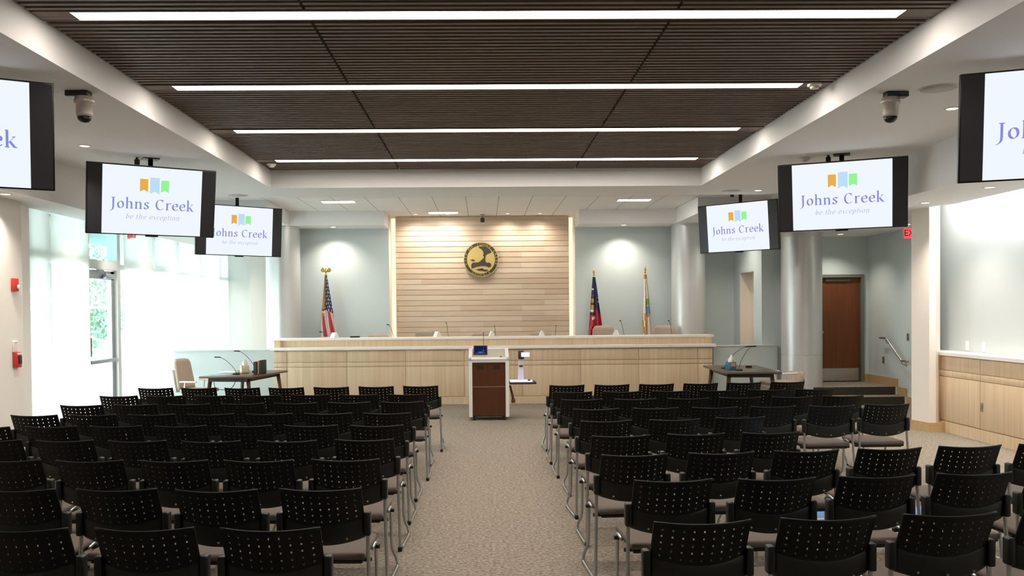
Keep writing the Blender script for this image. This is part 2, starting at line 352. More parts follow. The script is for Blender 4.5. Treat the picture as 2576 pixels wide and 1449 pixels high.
# ceilings
c = MB().box(-5.44, XL, -3.4, 14.7, Z1, Z1+.05).box(XR, 5.46, -3.4, 14.7, Z1, Z1+.05).box(XL, XR, 13.6, 14.7, Z1, Z1+.05).box(XL, XR, -3.4, -.4, Z1, Z1+.05)
struct(c, 'ceiling', M['ceil'], 'flat grey-white gypsum ceiling')
struct(MB().box(XL-.05, XL, -.45, 13.65, Z1+.05, 4.2), 'trim_2', M['ceil'], 'soffit face left of the slats')
struct(MB().box(XR, XR+.05, -.45, 13.65, Z1+.05, 4.2), 'trim_3', M['ceil'], 'soffit face right of the slats')
struct(MB().box(XL, XR, 13.6, 13.65, Z1+.05, 4.2), 'trim_4', M['ceil'], 'soffit face at the end of the slats')
struct(MB().box(XL, XR, -.45, -.4, Z1+.05, 4.2), 'trim_5', M['ceil'])
struct(MB().box(-5.5, -5.44, -3.4, 20.7, Z2+.05, 4.0), 'trim_6', M['ceil'], 'bulkhead face along the window side')
struct(MB().box(5.46, 5.52, -3.4, 16.75, Z2+.04, 4.0), 'trim_7', M['ceil'], 'bulkhead face along the cabinet side')
struct(MB().box(-6.06, -5.44, -3.4, 20.7, Z2, Z2+.05).box(-6.5, -6.04, -3.4, 20.7, 3.34, 3.4), 'ceiling_low_left', M['ceil'], 'low ceiling strip along the windows')
struct(MB().prism([(5.46, -3.4), (6.55, -3.4), (6.55, 11.75), (6.375, 12.12), (6.31, 12.5), (6.8, 13.05), (7.9, 12.96), (7.9, 17.3), (5.46, 17.3)], Z2, Z2+.04), 'ceiling_low_right', M['ceil'], 'low ceiling strip along the cabinets')
struct(MB().box(6.51, 6.55, -3.4, 11.75, Z2+.04, 3.8).prism([(6.51, 11.75), (6.55, 11.75), (6.375, 12.12), (6.34, 12.12)], Z2+.04, 3.8).box(6.3, 7.1, -3.4, 13.1, 3.8, 3.85), 'trim_8', M['white'], 'light cove over the grey-blue wall')
struct(MB().box(-5.44, 5.46, 14.7, 19.25, Z3, Z3+.04), 'ceiling_tiles', M['tile'], 'lay-in tile ceiling over the desk')
struct(MB().box(-5.44, 5.46, 14.65, 14.7, Z1+.05, Z3+.04), 'trim_9', M['ceil'])
struct(MB().box(-5.44, -4.03, 16.1, 19.2, 3.6, Z3).box(-4.03, -2.05, 17.9, 19.2, 3.6, Z3), 'trim_10', M['ceil'], 'dropped soffit over the striped flag')
struct(MB().box(4.07, 5.48, 16.1, 19.2, 3.6, Z3).box(2.02, 4.07, 17.9, 19.2, 3.6, Z3), 'trim_11', M['ceil'], 'dropped soffit over the two plain flags')
# round columns
def column(x, y, r, z0, z1, joint, label):
    prof = [(r+.004, z0), (r+.004, z0+.02), (r, z0+.02)]
    if joint: prof += [(r, joint-.012), (r-.006, joint-.009), (r-.006, joint+.009), (r, joint+.012)]
    prof += [(r, z1-.07), (r-.004, z1-.065), (r-.004, z1-.05), (r, z1-.045), (r, z1)]
    o = struct(MB().lathe(prof, (x, y, 0), 96, 0, 'z', False), 'column', M['colm'], label); return o
column(-4.245, 18.25, .36, .3, 3.6, 0, 'silver-white round column left of the striped flag')
column(4.395, 18.25, .355, .3, 3.6, 0, 'silver-white round column behind the desk end')
column(6.108, 16.31, .375, .0, 3.22, .9, 'silver-white round column beside the wooden door')
# baseboards
struct(MB().prism([(6.30, 12.5), (6.372, 12.118), (6.6, 12.118), (6.6, 12.2), (6.39, 12.14), (6.33, 12.52)], 0, .135), 'baseboard_pillar', M['birchtrim'])
bb = MB().box(7.735, 7.75, 15.85, 17.1, .3, .455).box(7.735, 7.75, 15.5, 15.86, .15, .455-.15).box(7.735, 7.75, 13.1, 15.5, 0, .155).box(7.66, 7.75, 17.085, 17.1, .3, .455)
struct(bb, 'baseboard_stair', M['birchtrim'], 'stepped maple base along the stair')
struct(MB().box(6.3, 6.6, 17.085, 17.1, .3, .455), 'baseboard_door', M['birchtrim'])

# ------------------------------------------------------------------ slatted ceiling with its linear lamps
LY = [4.42, 6.487, 8.56, 10.62, 12.70]
bays = [(-3.32, -1.313), (-1.289, 1.454), (1.478, 3.478)]
for (a, b) in bays:
    s = MB(); y = -.3
    while y < 13.58:
        if not any(abs(y-l) < .125 for l in LY): s.box(a, b, y-.021, y+.021, 4.03, 4.11)
        y += .0885
    s.box(a, b, -.4, 13.6, 4.16, 4.19, 1)
    o = struct(s, 'ceiling_slats', [M['slat'], M['slatback']], 'dark walnut slat ceiling bay')
for i, y in enumerate(LY):
    t = empty('linear_lamp', (.08, y, 4.03), 0, None, 'ceiling light', 'linear lamps in the slatted ceiling')
    tag(t, {1: 'long white linear lamp across the slats, nearest in view', 2: 'long white linear lamp across the slats, second from the front of the picture',
            3: 'long white linear lamp across the slats, third from the front of the picture', 4: 'long white linear lamp across the slats, farthest and nearest the desk',
            0: 'long white linear lamp overhead, out of view ahead of the camera'}[i])
    MB().box(-3.12, 3.12, -.085, .085, 0, .02).build('diffuser', M['lamp'], t)
    MB().box(-3.40, 3.40, -.105, -.085, -.004, .06).box(-3.40, 3.40, .085, .105, -.004, .06).box(-3.4, 3.4, -.085, .085, .03, .06).box(-3.40, -3.12, -.085, .085, 0, .03).box(3.12, 3.40, -.085, .085, 0, .03).build('housing', M['slat'], t)

# ------------------------------------------------------------------ window wall
wy = [11.58, 12.14, 13.38, 14.62, 15.98, 17.26, 18.62, 19.93, 20.6]
wf = MB()
for y in wy: wf.box(-6.30, -6.18, y-.035, y+.035, 0, 3.35)
n = 0
for k in range(len(wy)-1):
    if k == 2: continue
    n += 1
    y0, y1 = wy[k], wy[k+1]
    f = MB().box(-6.30, -6.18, y0+.001, y0+.06, 0, 3.34).box(-6.30, -6.18, y1-.06, y1-.001, 0, 3.34)
    for za, zb in ((0, .1), (2.54, 2.63), (3.26, 3.34)): f.box(-6.298, -6.182, y0+.06, y1-.06, za, zb)
    o = struct(f, 'window_%d' % n, M['mullion'], 'full-height window behind a white shade')
    MB().box(-6.245, -6.235, y0+.06, y1-.06, .1, 2.54).box(-6.245, -6.235, y0+.06, y1-.06, 2.63, 3.26).build('pane', M['glass'], o)
names = ['narrow white roller shade beside the alarm wall', 'wide white roller shade just before the glass door', 'white roller shade just past the glass door', 'white roller shade, second past the glass door',
         'white roller shade, third past the glass door', 'white roller shade, fourth past the glass door', 'narrow white roller shade at the far end of the windows']
sp = [(11.585, 12.164), (12.176, 13.345), (14.64, 15.974), (15.986, 17.254), (17.266, 18.614), (18.626, 19.924), (19.936, 20.595)]
for (a, b), nm in zip(sp, names):
    t = empty('roller_shade', (-6.1, (a+b)/2, 0), 0, nm+', pulled fully down', 'window shade', 'white roller shades'); h = (b-a)/2
    fb = MB(); N = 12; g = []
    for i in range(N+1):
        y = -h+2*h*i/N
        g += [(.006*math.sin(i*1.7), y, .03), (.006*math.sin(i*1.7+1), y, 1.6), (0, y, 3.27)]
    fs = []
    for i in range(N):
        for j in range(2): fs.append((i*3+j, i*3+j+1, (i+1)*3+j+1, (i+1)*3+j))
    fb.add(g, fs, 0, True); fb.build('fabric', M['shade'], t)
    MB().rbox(-.012, .012, -h, h, .012, .04, .006).build('hem_bar', M['mullion'], t)
    MB().lathe([(.032, -h), (.032, h)], (0, 0, 3.28), 16, 0, 'y').build('roller', M['mullion'], t)

# glass door in the window wall
d = struct(MB().box(-6.32, -6.14, 13.385, 13.455, 0, 3.34).box(-6.32, -6.14, 14.47, 14.58, 0, 3.34).box(-6.31, -6.15, 13.455, 14.47, 2.52, 2.66).box(-6.31, -6.15, 13.455, 14.47, 3.24, 3.34), 'door_1', M['mullion'], 'glazed exit door in the window wall')
MB().box(-6.235, -6.225, 13.45, 14.48, 2.66, 3.24).build('transom_pane', M['tglass'], d)
lf = MB().box(-6.25, -6.2, 13.46, 13.55, .02, 2.5).box(-6.25, -6.2, 14.36, 14.465, .02, 2.5).box(-6.25, -6.2, 13.46, 14.46, .02, .25).box(-6.25, -6.2, 13.46, 14.46, 2.36, 2.5).build('door_leaf', M['alum'], d)
MB().box(-6.23, -6.22, 13.55, 14.36, .25, 2.36).build('door_pane', M['glass'], lf)
MB().rbox(-6.19, -6.12, 14.02, 14.34, 2.37, 2.45, .01).tube([(-6.15, 14.1, 2.45), (-6.13, 13.9, 2.5), (-6.14, 13.7, 2.5)], .012).build('door_closer', M['alum'], lf)
MB().rbox(-6.2, -6.13, 13.5, 14.4, 1.0, 1.06, .012).build('push_bar', M['alum'], lf)
MB().rbox(-6.2, -6.15, 13.465, 13.53, 1.12, 1.42, .01).build('door_handle', M['dark'], lf)

# ------------------------------------------------------------------ wooden door on the landing
d2 = struct(MB().box(6.62, 6.68, 17.06, 17.3, .3, 2.46).box(7.6, 7.66, 17.06, 17.3, .3, 2.46).box(6.68, 7.6, 17.062, 17.3, 2.40, 2.46), 'door_2', M['framegrey'], 'brown wooden door with grey frame')
lf2 = MB().box(6.685, 7.595, 17.14, 17.185, .312, 2.395).build('door_leaf', M['doorwood'], d2)
MB().box(6.70, 7.58, 17.134, 17.14, .315, .57).build('kick_plate', M['steel'], lf2)
MB().box(6.9, 7.4, 17.1, 17.14, 2.33, 2.38).build('door_closer', M['darkplate'], lf2)
MB().rbox(6.73, 6.85, 17.08, 17.14, 1.28, 1.32, .01).build('door_handle', M['steel'], lf2)

# handrail on the stair wall
h = empty('handrail', (7.66, 16.0, .3), 0, 'bare metal handrail sloping down the blue stair wall', 'handrail')
MB().tube([(.0, .40, .905), (.0, .22, .905), (0, .1, .88), (0, -.42, .54), (0, -.5, .512), (0, -.69, .512)], .019, 10, 0, 4).build('rail', M['steel'], h)
for yy, zz in ((.16, .88), (-.46, .51)): MB().tube([(0, yy, zz), (.02, yy, zz-.06), (.09, yy, zz-.07)], .009, 8, 0, 4).lathe([(.03, .08), (.03, .092)], (0, yy, zz-.07), 16, 0, 'x').build('bracket', M['steel'], h)
for (y, z, nm) in ((15.47, 1.25, 'small bronze switch plate on the stair wall beside the white wall end'), (16.43, .775, 'small bronze outlet plate on the stair wall under the handrail')):
    o = MB().rbox(-.008, 0, -.04, .04, -.065, .065, .003).box(-.011, -.008, -.014, .014, -.05, -.02, 1).box(-.011, -.008, -.014, .014, .02, .05, 1).build('wall_plate', [M['steel'], M['darkplate']], None, (7.75, y, z)); tag(o, nm, 'wall plate')
for (y, nm) in ((12.16, 'white wall plate above the counter, nearest the white wall end'), (11.75, 'white wall plate above the counter, farther from the white wall end')):
    o = MB().rbox(-.009, 0, -.042, .042, -.068, .068, .003).rbox(-.013, -.008, -.016, .016, -.033, .033, .002).build('wall_plate', M['plate'], None, (6.95, y, 1.235)); tag(o, nm, 'wall plate')

# ------------------------------------------------------------------ cabinets and counter on the right
cabs = ['birch base cabinet beside the white wall end, under the white counter', 'birch base cabinet with a metal latch, second from the white wall end', 'birch base cabinet under the counter, third from the white wall end', 'birch base cabinet under the counter, fourth from the white wall end']
for i in range(4):
    y1 = 12.23-.98*i if i else 12.2; y0 = 11.252-1.0*i
    y1 = 12.28 if i == 0 else 11.248-1.0*(i-1)
    t = empty('base_cabinet', (6.6, (y0+y1)/2, 0), 0, cabs[i], 'cabinet', 'birch base cabinets'); h = (y1-y0)/2
    MB().box(.022, .33, -h, h, .16, 1.09).box(.0, .33, -h, h, 0, .158).build('carcass', M['birch'], t)
    MB().rbox(0, .02, -h+.003, h-.003, .172, .796, .002).build('door', M['birch'], t)
    MB().rbox(0, .02, -h+.003, h-.003, .802, .886, .002).build('rail_panel', M['birch'], t)
    MB().rbox(0, .02, -h+.003, h-.003, .892, 1.088, .002).build('drawer_front', M['birch'], t)
    if i == 1: MB().rbox(-.012, 0, h-.062, h-.022, .40, .52, .004).rbox(-.022, -.01, h-.054, h-.03, .44, .48, .004).build('latch', M['steel'], t)
tag(MB().prism([(6.565, 7.2), (6.945, 7.2), (6.945, 12.9), (6.62, 12.27), (6.565, 12.21)], 1.1, 1.145).build('countertop', M['counter']), 'long white countertop over the birch base cabinets', 'countertop')
# ------------------------------------------------------------------ the dais desk
D = empty('council_dais', (.2, 16.4, 0), 0, 'long birch council desk with two white counters facing the seats', 'desk')
sx = [-4.02, -3.762, -2.624, -1.499, -.372, .743, 1.868, 2.987, 4.132, 4.417]
MB().box(-4.2, 4.2, .03, .10, .0, 1.06).box(-4.21, -4.1, .03, .7, 0, 1.25).box(4.1, 4.2, .03, .7, 0, 1.25).build('desk_body', M['birch'], D)
MB().box(-4.216, 4.216, 0, .03, 0, .148).build('plinth', M['birch'], D)
for a, b in zip(sx[:-1], sx[1:]):
    p = MB(); a2, b2 = a-.2+.004, b-.2-.004
    for z0, z1 in ((.154, .736), (.744, .826), (.834, 1.045)): p.rbox(a2, b2, .005, .03, z0, z1, .002)
    p.build('front_panel', M['birch'], D)
MB().rbox(-4.27, 4.27, -.06, .2, 1.06, 1.118, .006).build('lower_counter', M['counter'], D)
MB().box(-4.2, 4.2, .12, .18, 1.118, 1.245).build('riser_band', M['birch'], D)
MB().rbox(-4.27, 4.27, .09, .42, 1.245, 1.292, .006).build('upper_counter', M['counter'], D)
MB().box(-4.1, 4.1, .42, .86, 1.0, 1.04).build('work_surface', M['counter'], D)

# gooseneck microphones along the dais
def gooseneck(name, loc, tip, label, group, base=.045, cat='microphone'):
    t = empty(name, loc, 0, label, cat, group)
    MB().lathe([(base, 0), (base, .018), (base*.8, .03), (.012, .034)], n=20).build('base', M['dark'], t)
    x, y, z = tip
    MB().tube([(0, 0, .03), (x*.15, y*.15, z*.4), (x*.55, y*.55, z*.8), (x*.9, y*.9, z)], .0045, 6, 0, 5).build('neck', M['dark'], t)
    MB().tube([(x*.86, y*.86, z*.985), (x, y, z*1.0), (x*1.2, y*1.2, z*1.0)], [.009, .014, .011], 10, 0, 3).build('microphone_head', M['blackd'], t)
    return t
for bx, tip, w in ((-3.05, (-.17, .0, .36), 'at the window-side end'), (-1.75, (-.14, 0, .49), 'between the second and third chairs'), (-.69, (-.05, 0, .52), 'beside the third chair'),
                (.25, (-.03, 0, .45), 'behind the lectern'), (1.42, (.03, 0, .44), 'beside the fifth chair'), (2.82, (-.09, 0, .53), 'beside the sixth chair'), (3.78, (-.08, 0, .52), 'at the cabinet-side end')):
    gooseneck('gooseneck_microphone', (bx, 17.0, 1.041), tip, 'thin gooseneck microphone on the council desk, '+w, 'microphones on the council desk')
for bx, rz, w in ((-2.9, .5, 'in front of the striped flag'), (-.90, .35, 'beside the third chair from the windows'), (.16, .1, 'just behind the lectern microphone'), (1.14, 0, 'in front of the fifth chair'), (2.59, -.3, 'in front of the sixth chair')):
    o = MB().prism([(-.055, 0), (.055, 0), (.012, .1), (-.012, .1)], -.12, .12, 0, 'x').build('name_tent', M['paper'], None, (bx, 16.68, 1.293), (0, 0, PI/2+rz)); tag(o, 'white folded name tent on the council desk '+w, 'name card', 'name tents on the council desk')
o = MB().rbox(-.09, .09, -.06, .06, 0, .028, .006).build('conference_phone', M['blackd'], None, (-2.5, 16.68, 1.293)); tag(o, 'flat black device lying on the upper counter near the striped flag', 'device')

# ------------------------------------------------------------------ taupe office chairs
def office_chair(loc, rz, label, group):
    t = empty('office_chair', loc, rz, label, 'chair', group)
    b = MB(); N = 10; rows = []
    for j in range(9):                       # padded back: rounded top, slight curve
        v = j/8; z = .50+.62*v; w = .235*(1-.12*v*v); 
        if j == 8: w *= .84
        yb = -.22-.10*v
        for i in range(N+1):
            s = -1+2*i/N; rows.append((w*s, yb-.05*(1-s*s), z-(.02*abs(s)**6 if j == 8 else 0)))
    K = N+1; n0 = len(rows); back = [(x, y-.05, zz) for x, y, zz in rows]; vs = rows+back; fs = []
    for j in range(8):
        for i in range(N):
            q = (j*K+i, j*K+i+1, (j+1)*K+i+1, (j+1)*K+i); fs.append(q); fs.append(tuple(k+n0 for k in q[::-1]))
    for j in range(8):
        for i in (0, N): fs.append((j*K+i, (j+1)*K+i, n0+(j+1)*K+i, n0+j*K+i))
    for i in range(N):
        for j in (0, 8): fs.append((j*K+i, j*K+i+1, n0+j*K+i+1, n0+j*K+i))
    b.add(vs, fs, 0, True); bo = b.build('backrest', M['oseat'], t)
    MB().rbox(-.2, .2, -.41, -.395, .52, .98, .004, mtx=Matrix.Translation((0, .145, 0)) @ Matrix.Rotation(.16, 4, 'X')).build('back_shell', M['oshell'], t)
    MB().rbox(-.25, .25, -.24, .25, .44, .52, .03, 3).build('seat', M['oseat'], t)
    for s in (-1, 1): MB().tube([(s*.26, -.1, .46), (s*.30, -.1, .5), (s*.30, -.08, .66)], .014, 8, 0, 4).rbox(s*.30-.035, s*.30+.035, -.18, .14, .66, .69, .012).build('armrest', M['oshell'], t)
    MB().lathe([(.03, .1), (.03, .3), (.045, .3), (.045, .44)], n=16).build('gas_column', M['steel'], t)
    for k in range(5):
        a = 2*PI*k/5+.3; cx, cy = .29*math.cos(a), .29*math.sin(a)
        l = MB().tube([(0, 0, .12), (cx, cy, .075)], [.024, .015], 8).build('base_arm', M['oshell'], t)
        MB().lathe([(.028, -.014), (.028, .014)], (cx, cy, .028), 14, 0, 'y').build('caster', M['blackd'], l)
    return t
oc = office_chair((-1.2, 17.58, .3), PI, 'taupe office chair behind the council desk, third from the windows', 'office chairs behind the council desk')
oc.scale = (1.05, 1, .985); cm = child_map(oc)
for x, s, w in ((-3.28, .87, 'first from the windows'), (-2.2, .91, 'second from the windows'), (-.02, .93, 'behind the lectern'), (1.2, .93, 'just right of the lectern'), (2.515, 1.035, 'in front of the red and blue flag'), (3.80, 1.03, 'at the cabinet-side end')):
    c2 = dup(oc, (x, 17.58, .3), PI, 'taupe office chair behind the council desk, '+w, None, cm); c2.scale = (1.05, 1, s)
c3 = dup(oc, (-5.06, 15.25, 0), -PI/2-.25, 'taupe and white office chair at the walnut table by the windows', 'office chairs at the side tables', cm); c3.scale = (1, 1, .88)
c4 = dup(oc, (5.27, 15.15, 0), PI/2+.2, 'taupe office chair half hidden behind the dark side table', 'office chairs at the side tables', cm); c4.scale = (1, 1, .96)
for ch in kids(c4):
    if ch.name.startswith('back'): ch.scale = (1, 1, .62)

# ------------------------------------------------------------------ round seal on the plank panel
S = empty('city_seal', (-.04, 19.046, 2.928), 0, 'round dark and gold city seal with a tree, on the plank panel', 'seal')
def disc(r, y0, y1, m, name):
    n = 72; return MB().prism([(r*math.cos(2*PI*k/n), r*math.sin(2*PI*k/n)) for k in range(n)], y0, y1, 0, 'y').build(name, m, S)
disc(.388, -.05, 0, M['sealdark'], 'backing_disc'); disc(.302, -.056, -.05, M['gold'], 'gold_field')
n = 72
for (ra, rb, nm) in ((.374, .388, 'outer_rim'), (.302, .31, 'inner_rim')):
    rim = MB()
    for k in range(n):
        a, b = 2*PI*k/n, 2*PI*(k+1)/n
        rim.prism([(ra*math.cos(a), ra*math.sin(a)), (rb*math.cos(a), rb*math.sin(a)), (rb*math.cos(b), rb*math.sin(b)), (ra*math.cos(b), ra*math.sin(b))], -.057, -.05, 0, 'y')
    rim.build(nm, M['gold'], S)
def sp(pts): return [((x-780)/480*.388, -(y-710)/480*.388) for x, y in pts]
crown = [(710, 350), (780, 352), (850, 345), (910, 352), (960, 380), (1020, 430), (1070, 500), (1060, 525), (1000, 540), (950, 560), (915, 600), (900, 640), (895, 740), (940, 800), (1000, 792), (1045, 820), (1060, 860), (1040, 910), (980, 918), (940, 890), (860, 880), (780, 882), (710, 890), (650, 900), (600, 920), (560, 942), (515, 945), (508, 880), (520, 830), (560, 792), (640, 790), (710, 782), (760, 750), (810, 705), (850, 670), (865, 640), (835, 600), (855, 560), (850, 510), (825, 460), (790, 425), (735, 395)]
tr = MB()
def fill(poly, y0, y1):
    from mathutils.geometry import tessellate_polygon
    tr.add([(p[0], y0, p[1]) for p in poly], [tuple(q) for q in tessellate_polygon([[Vector((p[0], p[1], 0)) for p in poly]])])
    n = len(poly); tr.add([(p[0], y0, p[1]) for p in poly]+[(p[0], y1, p[1]) for p in poly], [(i, (i+1) % n, n+(i+1) % n, n+i) for i in range(n)])
fill(sp(crown), -.062, -.05)
fill(sp([(640, 985), (740, 960), (820, 945), (865, 985), (960, 990), (975, 1015), (900, 1035), (830, 1018), (740, 1012)]), -.062, -.05)
fill(sp([(480, 722), (560, 700), (615, 730), (590, 745), (540, 752), (520, 735)]), -.062, -.05)
tr.build('tree_relief', M['sealdark'], S)
ltr = MB()
def arc_text(txt, r, a0, a1, size, flip=False):
    for i, ch in enumerate(txt):
        if ch == ' ': continue
        a = math.radians(a0+(a1-a0)*i/(len(txt)-1)); v, f = text_mesh(ch, size)
        ro = (a-PI/2) if not flip else (a+PI/2)
        q = [(r*math.cos(a)+x*math.cos(ro)-y*math.sin(ro), -.053, r*math.sin(a)+x*math.sin(ro)+y*math.cos(ro)) for x, y, zz in v]
        ltr.add(q, f)
arc_text('CITY OF JOHNS CREEK', .342, 196, -16, .078); arc_text('GEORGIA', .342, 238, 302, .078, True)
ltr.build('lettering', M['gold'], S)

# ------------------------------------------------------------------ flags
def flag(loc, label, ztop, cf, mats, outline, fin):
    t = empty('flag_on_pole', loc, 0, label, 'flag', 'flags behind the council desk')
    MB().lathe([(.14, 0), (.14, .02), (.05, .05), (.02, .07)], n=24).build('pole_base', M['goldmetal'], t)
    MB().tube([(0, 0, .05), (0, 0, ztop+.04)], .014, 10).build('pole', M['goldmetal'], t)
    f = MB()
    if fin == 'eagle':
        f.ball((0, 0, ztop+.07), .03, 12, 0, (1, .8, 1.2)); f.ball((0, -.01, ztop+.125), .017, 10)
        for s in (-1, 1): f.add([(s*.012, 0, ztop+.05), (s*.09, .005, ztop+.05), (s*.118, .01, ztop+.10), (s*.07, .008, ztop+.155), (s*.03, 0, ztop+.11), (s*.012, .02, ztop+.05), (s*.09, .025, ztop+.05), (s*.118, .02, ztop+.10), (s*.07, .022, ztop+.155), (s*.03, .02, ztop+.11)],
                               [(0, 1, 2, 3, 4), (9, 8, 7, 6, 5), (0, 1, 6, 5), (1, 2, 7, 6), (2, 3, 8, 7), (3, 4, 9, 8), (4, 0, 5, 9)])
    else: f.lathe([(.016, ztop+.03), (.022, ztop+.05), (.012, ztop+.065), (.026, ztop+.09), (.016, ztop+.14), (.002, ztop+.19)], n=12)
    f.build('finial', M['goldmetal'], t)
    NS, NT = 64, 150; g = []; zb = .85; c = MB()
    for j in range(NT+1):
        v = j/NT; z = ztop-(ztop-zb)*v
        l, r = outline(z)
        for i in range(NS+1):
            s = i/NS; x = l+(r-l)*s; amp = .012+.05*v
            g.append((x, -.03+amp*math.sin(s*PI*5+1.2*v)*.8-.02*v, z-.02*math.sin(s*7)*v))
    fs = [(j*(NS+1)+i, j*(NS+1)+i+1, (j+1)*(NS+1)+i+1, (j+1)*(NS+1)+i) for j in range(NT) for i in range(NS)]
    c.add(g, fs, 0, True)
    c.mi = [cf((i+.5)/NS, ztop-(ztop-zb)*(j+.5)/NT) for j in range(NT) for i in range(NS)]
    o = c.build('flag_cloth', mats, t); so = o.modifiers.new('thickness', 'SOLIDIFY'); so.thickness = .004
    return t
def us(s, z):
    if s < .24:
        if z > 1.72: return 3 if (z > 1.98 or int(z*9) % 2) else (1 if int(z*16) % 2 else 2)
    if z > 1.84-.12*(s-.3): 
        a, b = int(s*9), int(z*13); return 2 if (a+b) % 2 == 0 and (s*9 % 1) > .3 and (z*13 % 1) > .35 and s > .3 else 0
    q = s*4.2-(1.84-z)*1.1+4
    return 1 if int(q) % 2 == 0 else 2
flag((-3.37, 18.42, .3), 'red and white striped flag with stars and an eagle finial', 2.30, lambda s, z: us(s, z+.3), [M['fblue'], M['fred'], M['fwhite'], M['fgold']],
     lambda z: (-.02-.09*max(0, min(1, (2.25-z)/1.0)), .02+.19*max(0, min(1.2, (2.3-z)/1.15))), 'eagle')
def ga(s, z):
    if s < .5:
        if z > 1.68:
            if s < .38 and 1.82 < z < 2.1 and int(z*22) % 3: return 3
            return 2 if (abs(z-2.24) < .02 or abs(z-1.78) < .025) and s < .35 else 0
        return 2 if (abs(z-1.62) < .03 and s > .2) else 1
    if z > 1.82-.25*(s-.5): return 2 if s > .85 and (abs(z-1.97) < .02 or abs(z-2.05) < .012) else 0
    return 1
flag((2.39, 18.42, .3), 'dark blue and red draped flag with a spear finial', 2.20, lambda s, z: ga(s, z+.3), [M['fblue'], M['fred'], M['fwhite'], M['fgold']],
     lambda z: (-.03-.09*max(0, min(1.3, (2.2-z)/1.2)), .03+.13*max(0, min(1, (2.2-z)/1.0)) if z > 1.14 else (.03 if z < 1.08 else .09)), 'spear')
def cy(s, z):
    if z > 2.45: return 1
    if s < .42 and z < 1.72: return 1 if (int(s*12)+int(z*7)) % 3 else 0
    if .3 < s < .42: return 1 if int(z*5) % 2 else 0
    if s > .48 and s < .9:
        if 1.88 < z < 2.02: return 2
        if 1.68 < z < 1.86: return 3
        if 1.62 < z < 1.68 and s < .7: return 1
    return 0
flag((3.50, 18.42, .3), 'white draped flag with gold trim and green and blue ribbons', 2.25, lambda s, z: cy(s, z+.3), [M['fwhite'], M['fgold'], M['fgreen'], M['fsky']],
     lambda z: (-.03-.04*max(0, min(1.3, (2.2-z)/1.0)), .03+.11*max(0, min(1.2, (2.2-z)/1.0))), 'spear')

# ------------------------------------------------------------------ lectern
P = empty('lectern', (.083, 14.2, 0), 0, 'white and walnut lectern with touch screen in front of the council desk', 'lectern')
for s in (-1, 1):
    MB().prism([(-.28, .06), (.28, .06), (.28, 1.10), (.22, 1.17), (.10, 1.165), (-.26, 1.005), (-.28, .98)], s*.3-.028 if s > 0 else -.328, .328 if s > 0 else -.272, 0, 'x').build('side_panel', M['podwhite'], P)
MB().box(-.27, .27, -.255, -.235, .075, .548).build('lower_panel', M['podwood'], P)
up = MB().box(-.27, .27, -.255, -.235, .554, .945).build('upper_panel', M['podwood'], P)
for x in (-.14, .125):
    v = MB()
    for k in range(4): v.box(x-.055, x+.055, -.2585, -.2545, .835+.016*k, .846+.016*k)
    v.build('vent', M['blackd'], up)
tm = Matrix.Translation((0, -.27, 1.0)) @ Matrix.Rotation(math.radians(16.5), 4, 'X')
tr_ = MB().rbox(-.33, .33, -.02, .56, -.05, -.015, .008, mtx=tm).rbox(-.33, -.275, -.02, .56, -.02, .02, .01, mtx=tm).rbox(.275, .33, -.02, .56, -.02, .02, .01, mtx=tm).rbox(-.33, .33, .50, .56, -.02, .02, .01, mtx=tm).rbox(-.33, .33, -.02, .06, -.02, .02, .01, mtx=tm).build('top_tray', M['podwhite'], P)
MB().box(-.275, .275, .06, .50, -.015, -.009).build('tray_inset', M['podgrey'], P).matrix_local = tm
MB().rbox(-.27, .27, -.23, .25, .06, .1, .01).build('base_plate', M['dark'], P)
for x in (-.24, .24):
    for y in (-.2, .22): MB().lathe([(.035, -.018), (.035, .018)], (x, y, .036), 16, 0, 'x').build('caster', M['blackd'], P)
ts = MB().rbox(-.115, .115, -.012, .012, 0, .165, .006).build('touch_panel', M['blackd'], P, (-.135, -.06, 1.07), (-.55, 0, 0))
MB().box(-.098, .098, -.014, -.012, .018, .15).build('lit_screen', M['tablet'], ts)
g = gooseneck('lectern_microphone', (.0, 14.13, 1.112), (.0, -.004, .31), 'slim upright gooseneck microphone on the white lectern', None, .022)
MB().rbox(-.02, .02, -.015, .015, 0, .02, .005).build('button', M['blackd'], P, (.2, -.215, 1.025))
SH = empty('document_camera', (.62, 14.12, .585), 0, 'document camera with lit head on the black shelf beside the lectern', 'document camera')
MB().rbox(-.19, .18, -.15, .15, .035, .055, .008).build('light_stage', M['doclit'], SH)
MB().rbox(.10, .145, -.14, -.1, .055, .075, .006).build('control_knob', M['blackd'], SH)
MB().prism([(-.055, .055), (.045, .055), (.042, .15), (.035, .40), (-.045, .40), (-.05, .15)], .06, .12, 0, 'y').build('column_arm', M['docwhite'], SH)
MB().rbox(-.03, .03, .045, .06, .27, .3, .005).build('logo_badge', M['dark'], SH)
hd = MB().rbox(-.045, .05, .02, .13, .40, .54, .012).build('camera_head', M['dark'], SH)
MB().rbox(.0, .14, -.03, .02, .44, .515, .008).build('lit_lens_box', M['doclit'], hd)
MB().rbox(-.204, .02+.22, -.18, .18, .0, .035, .01).build('shelf_tray', M['dark'], SH)
o = MB().tube([(.0, 0, 0), (.03, -.01, -.12), (.055, -.02, -.24)], [.016, .02, .022], 8, 0, 4).rbox(.02, .085, -.05, .01, -.29, -.23, .01).build('shelf_arm', M['brownleather'], P, (.35, .0, .55))

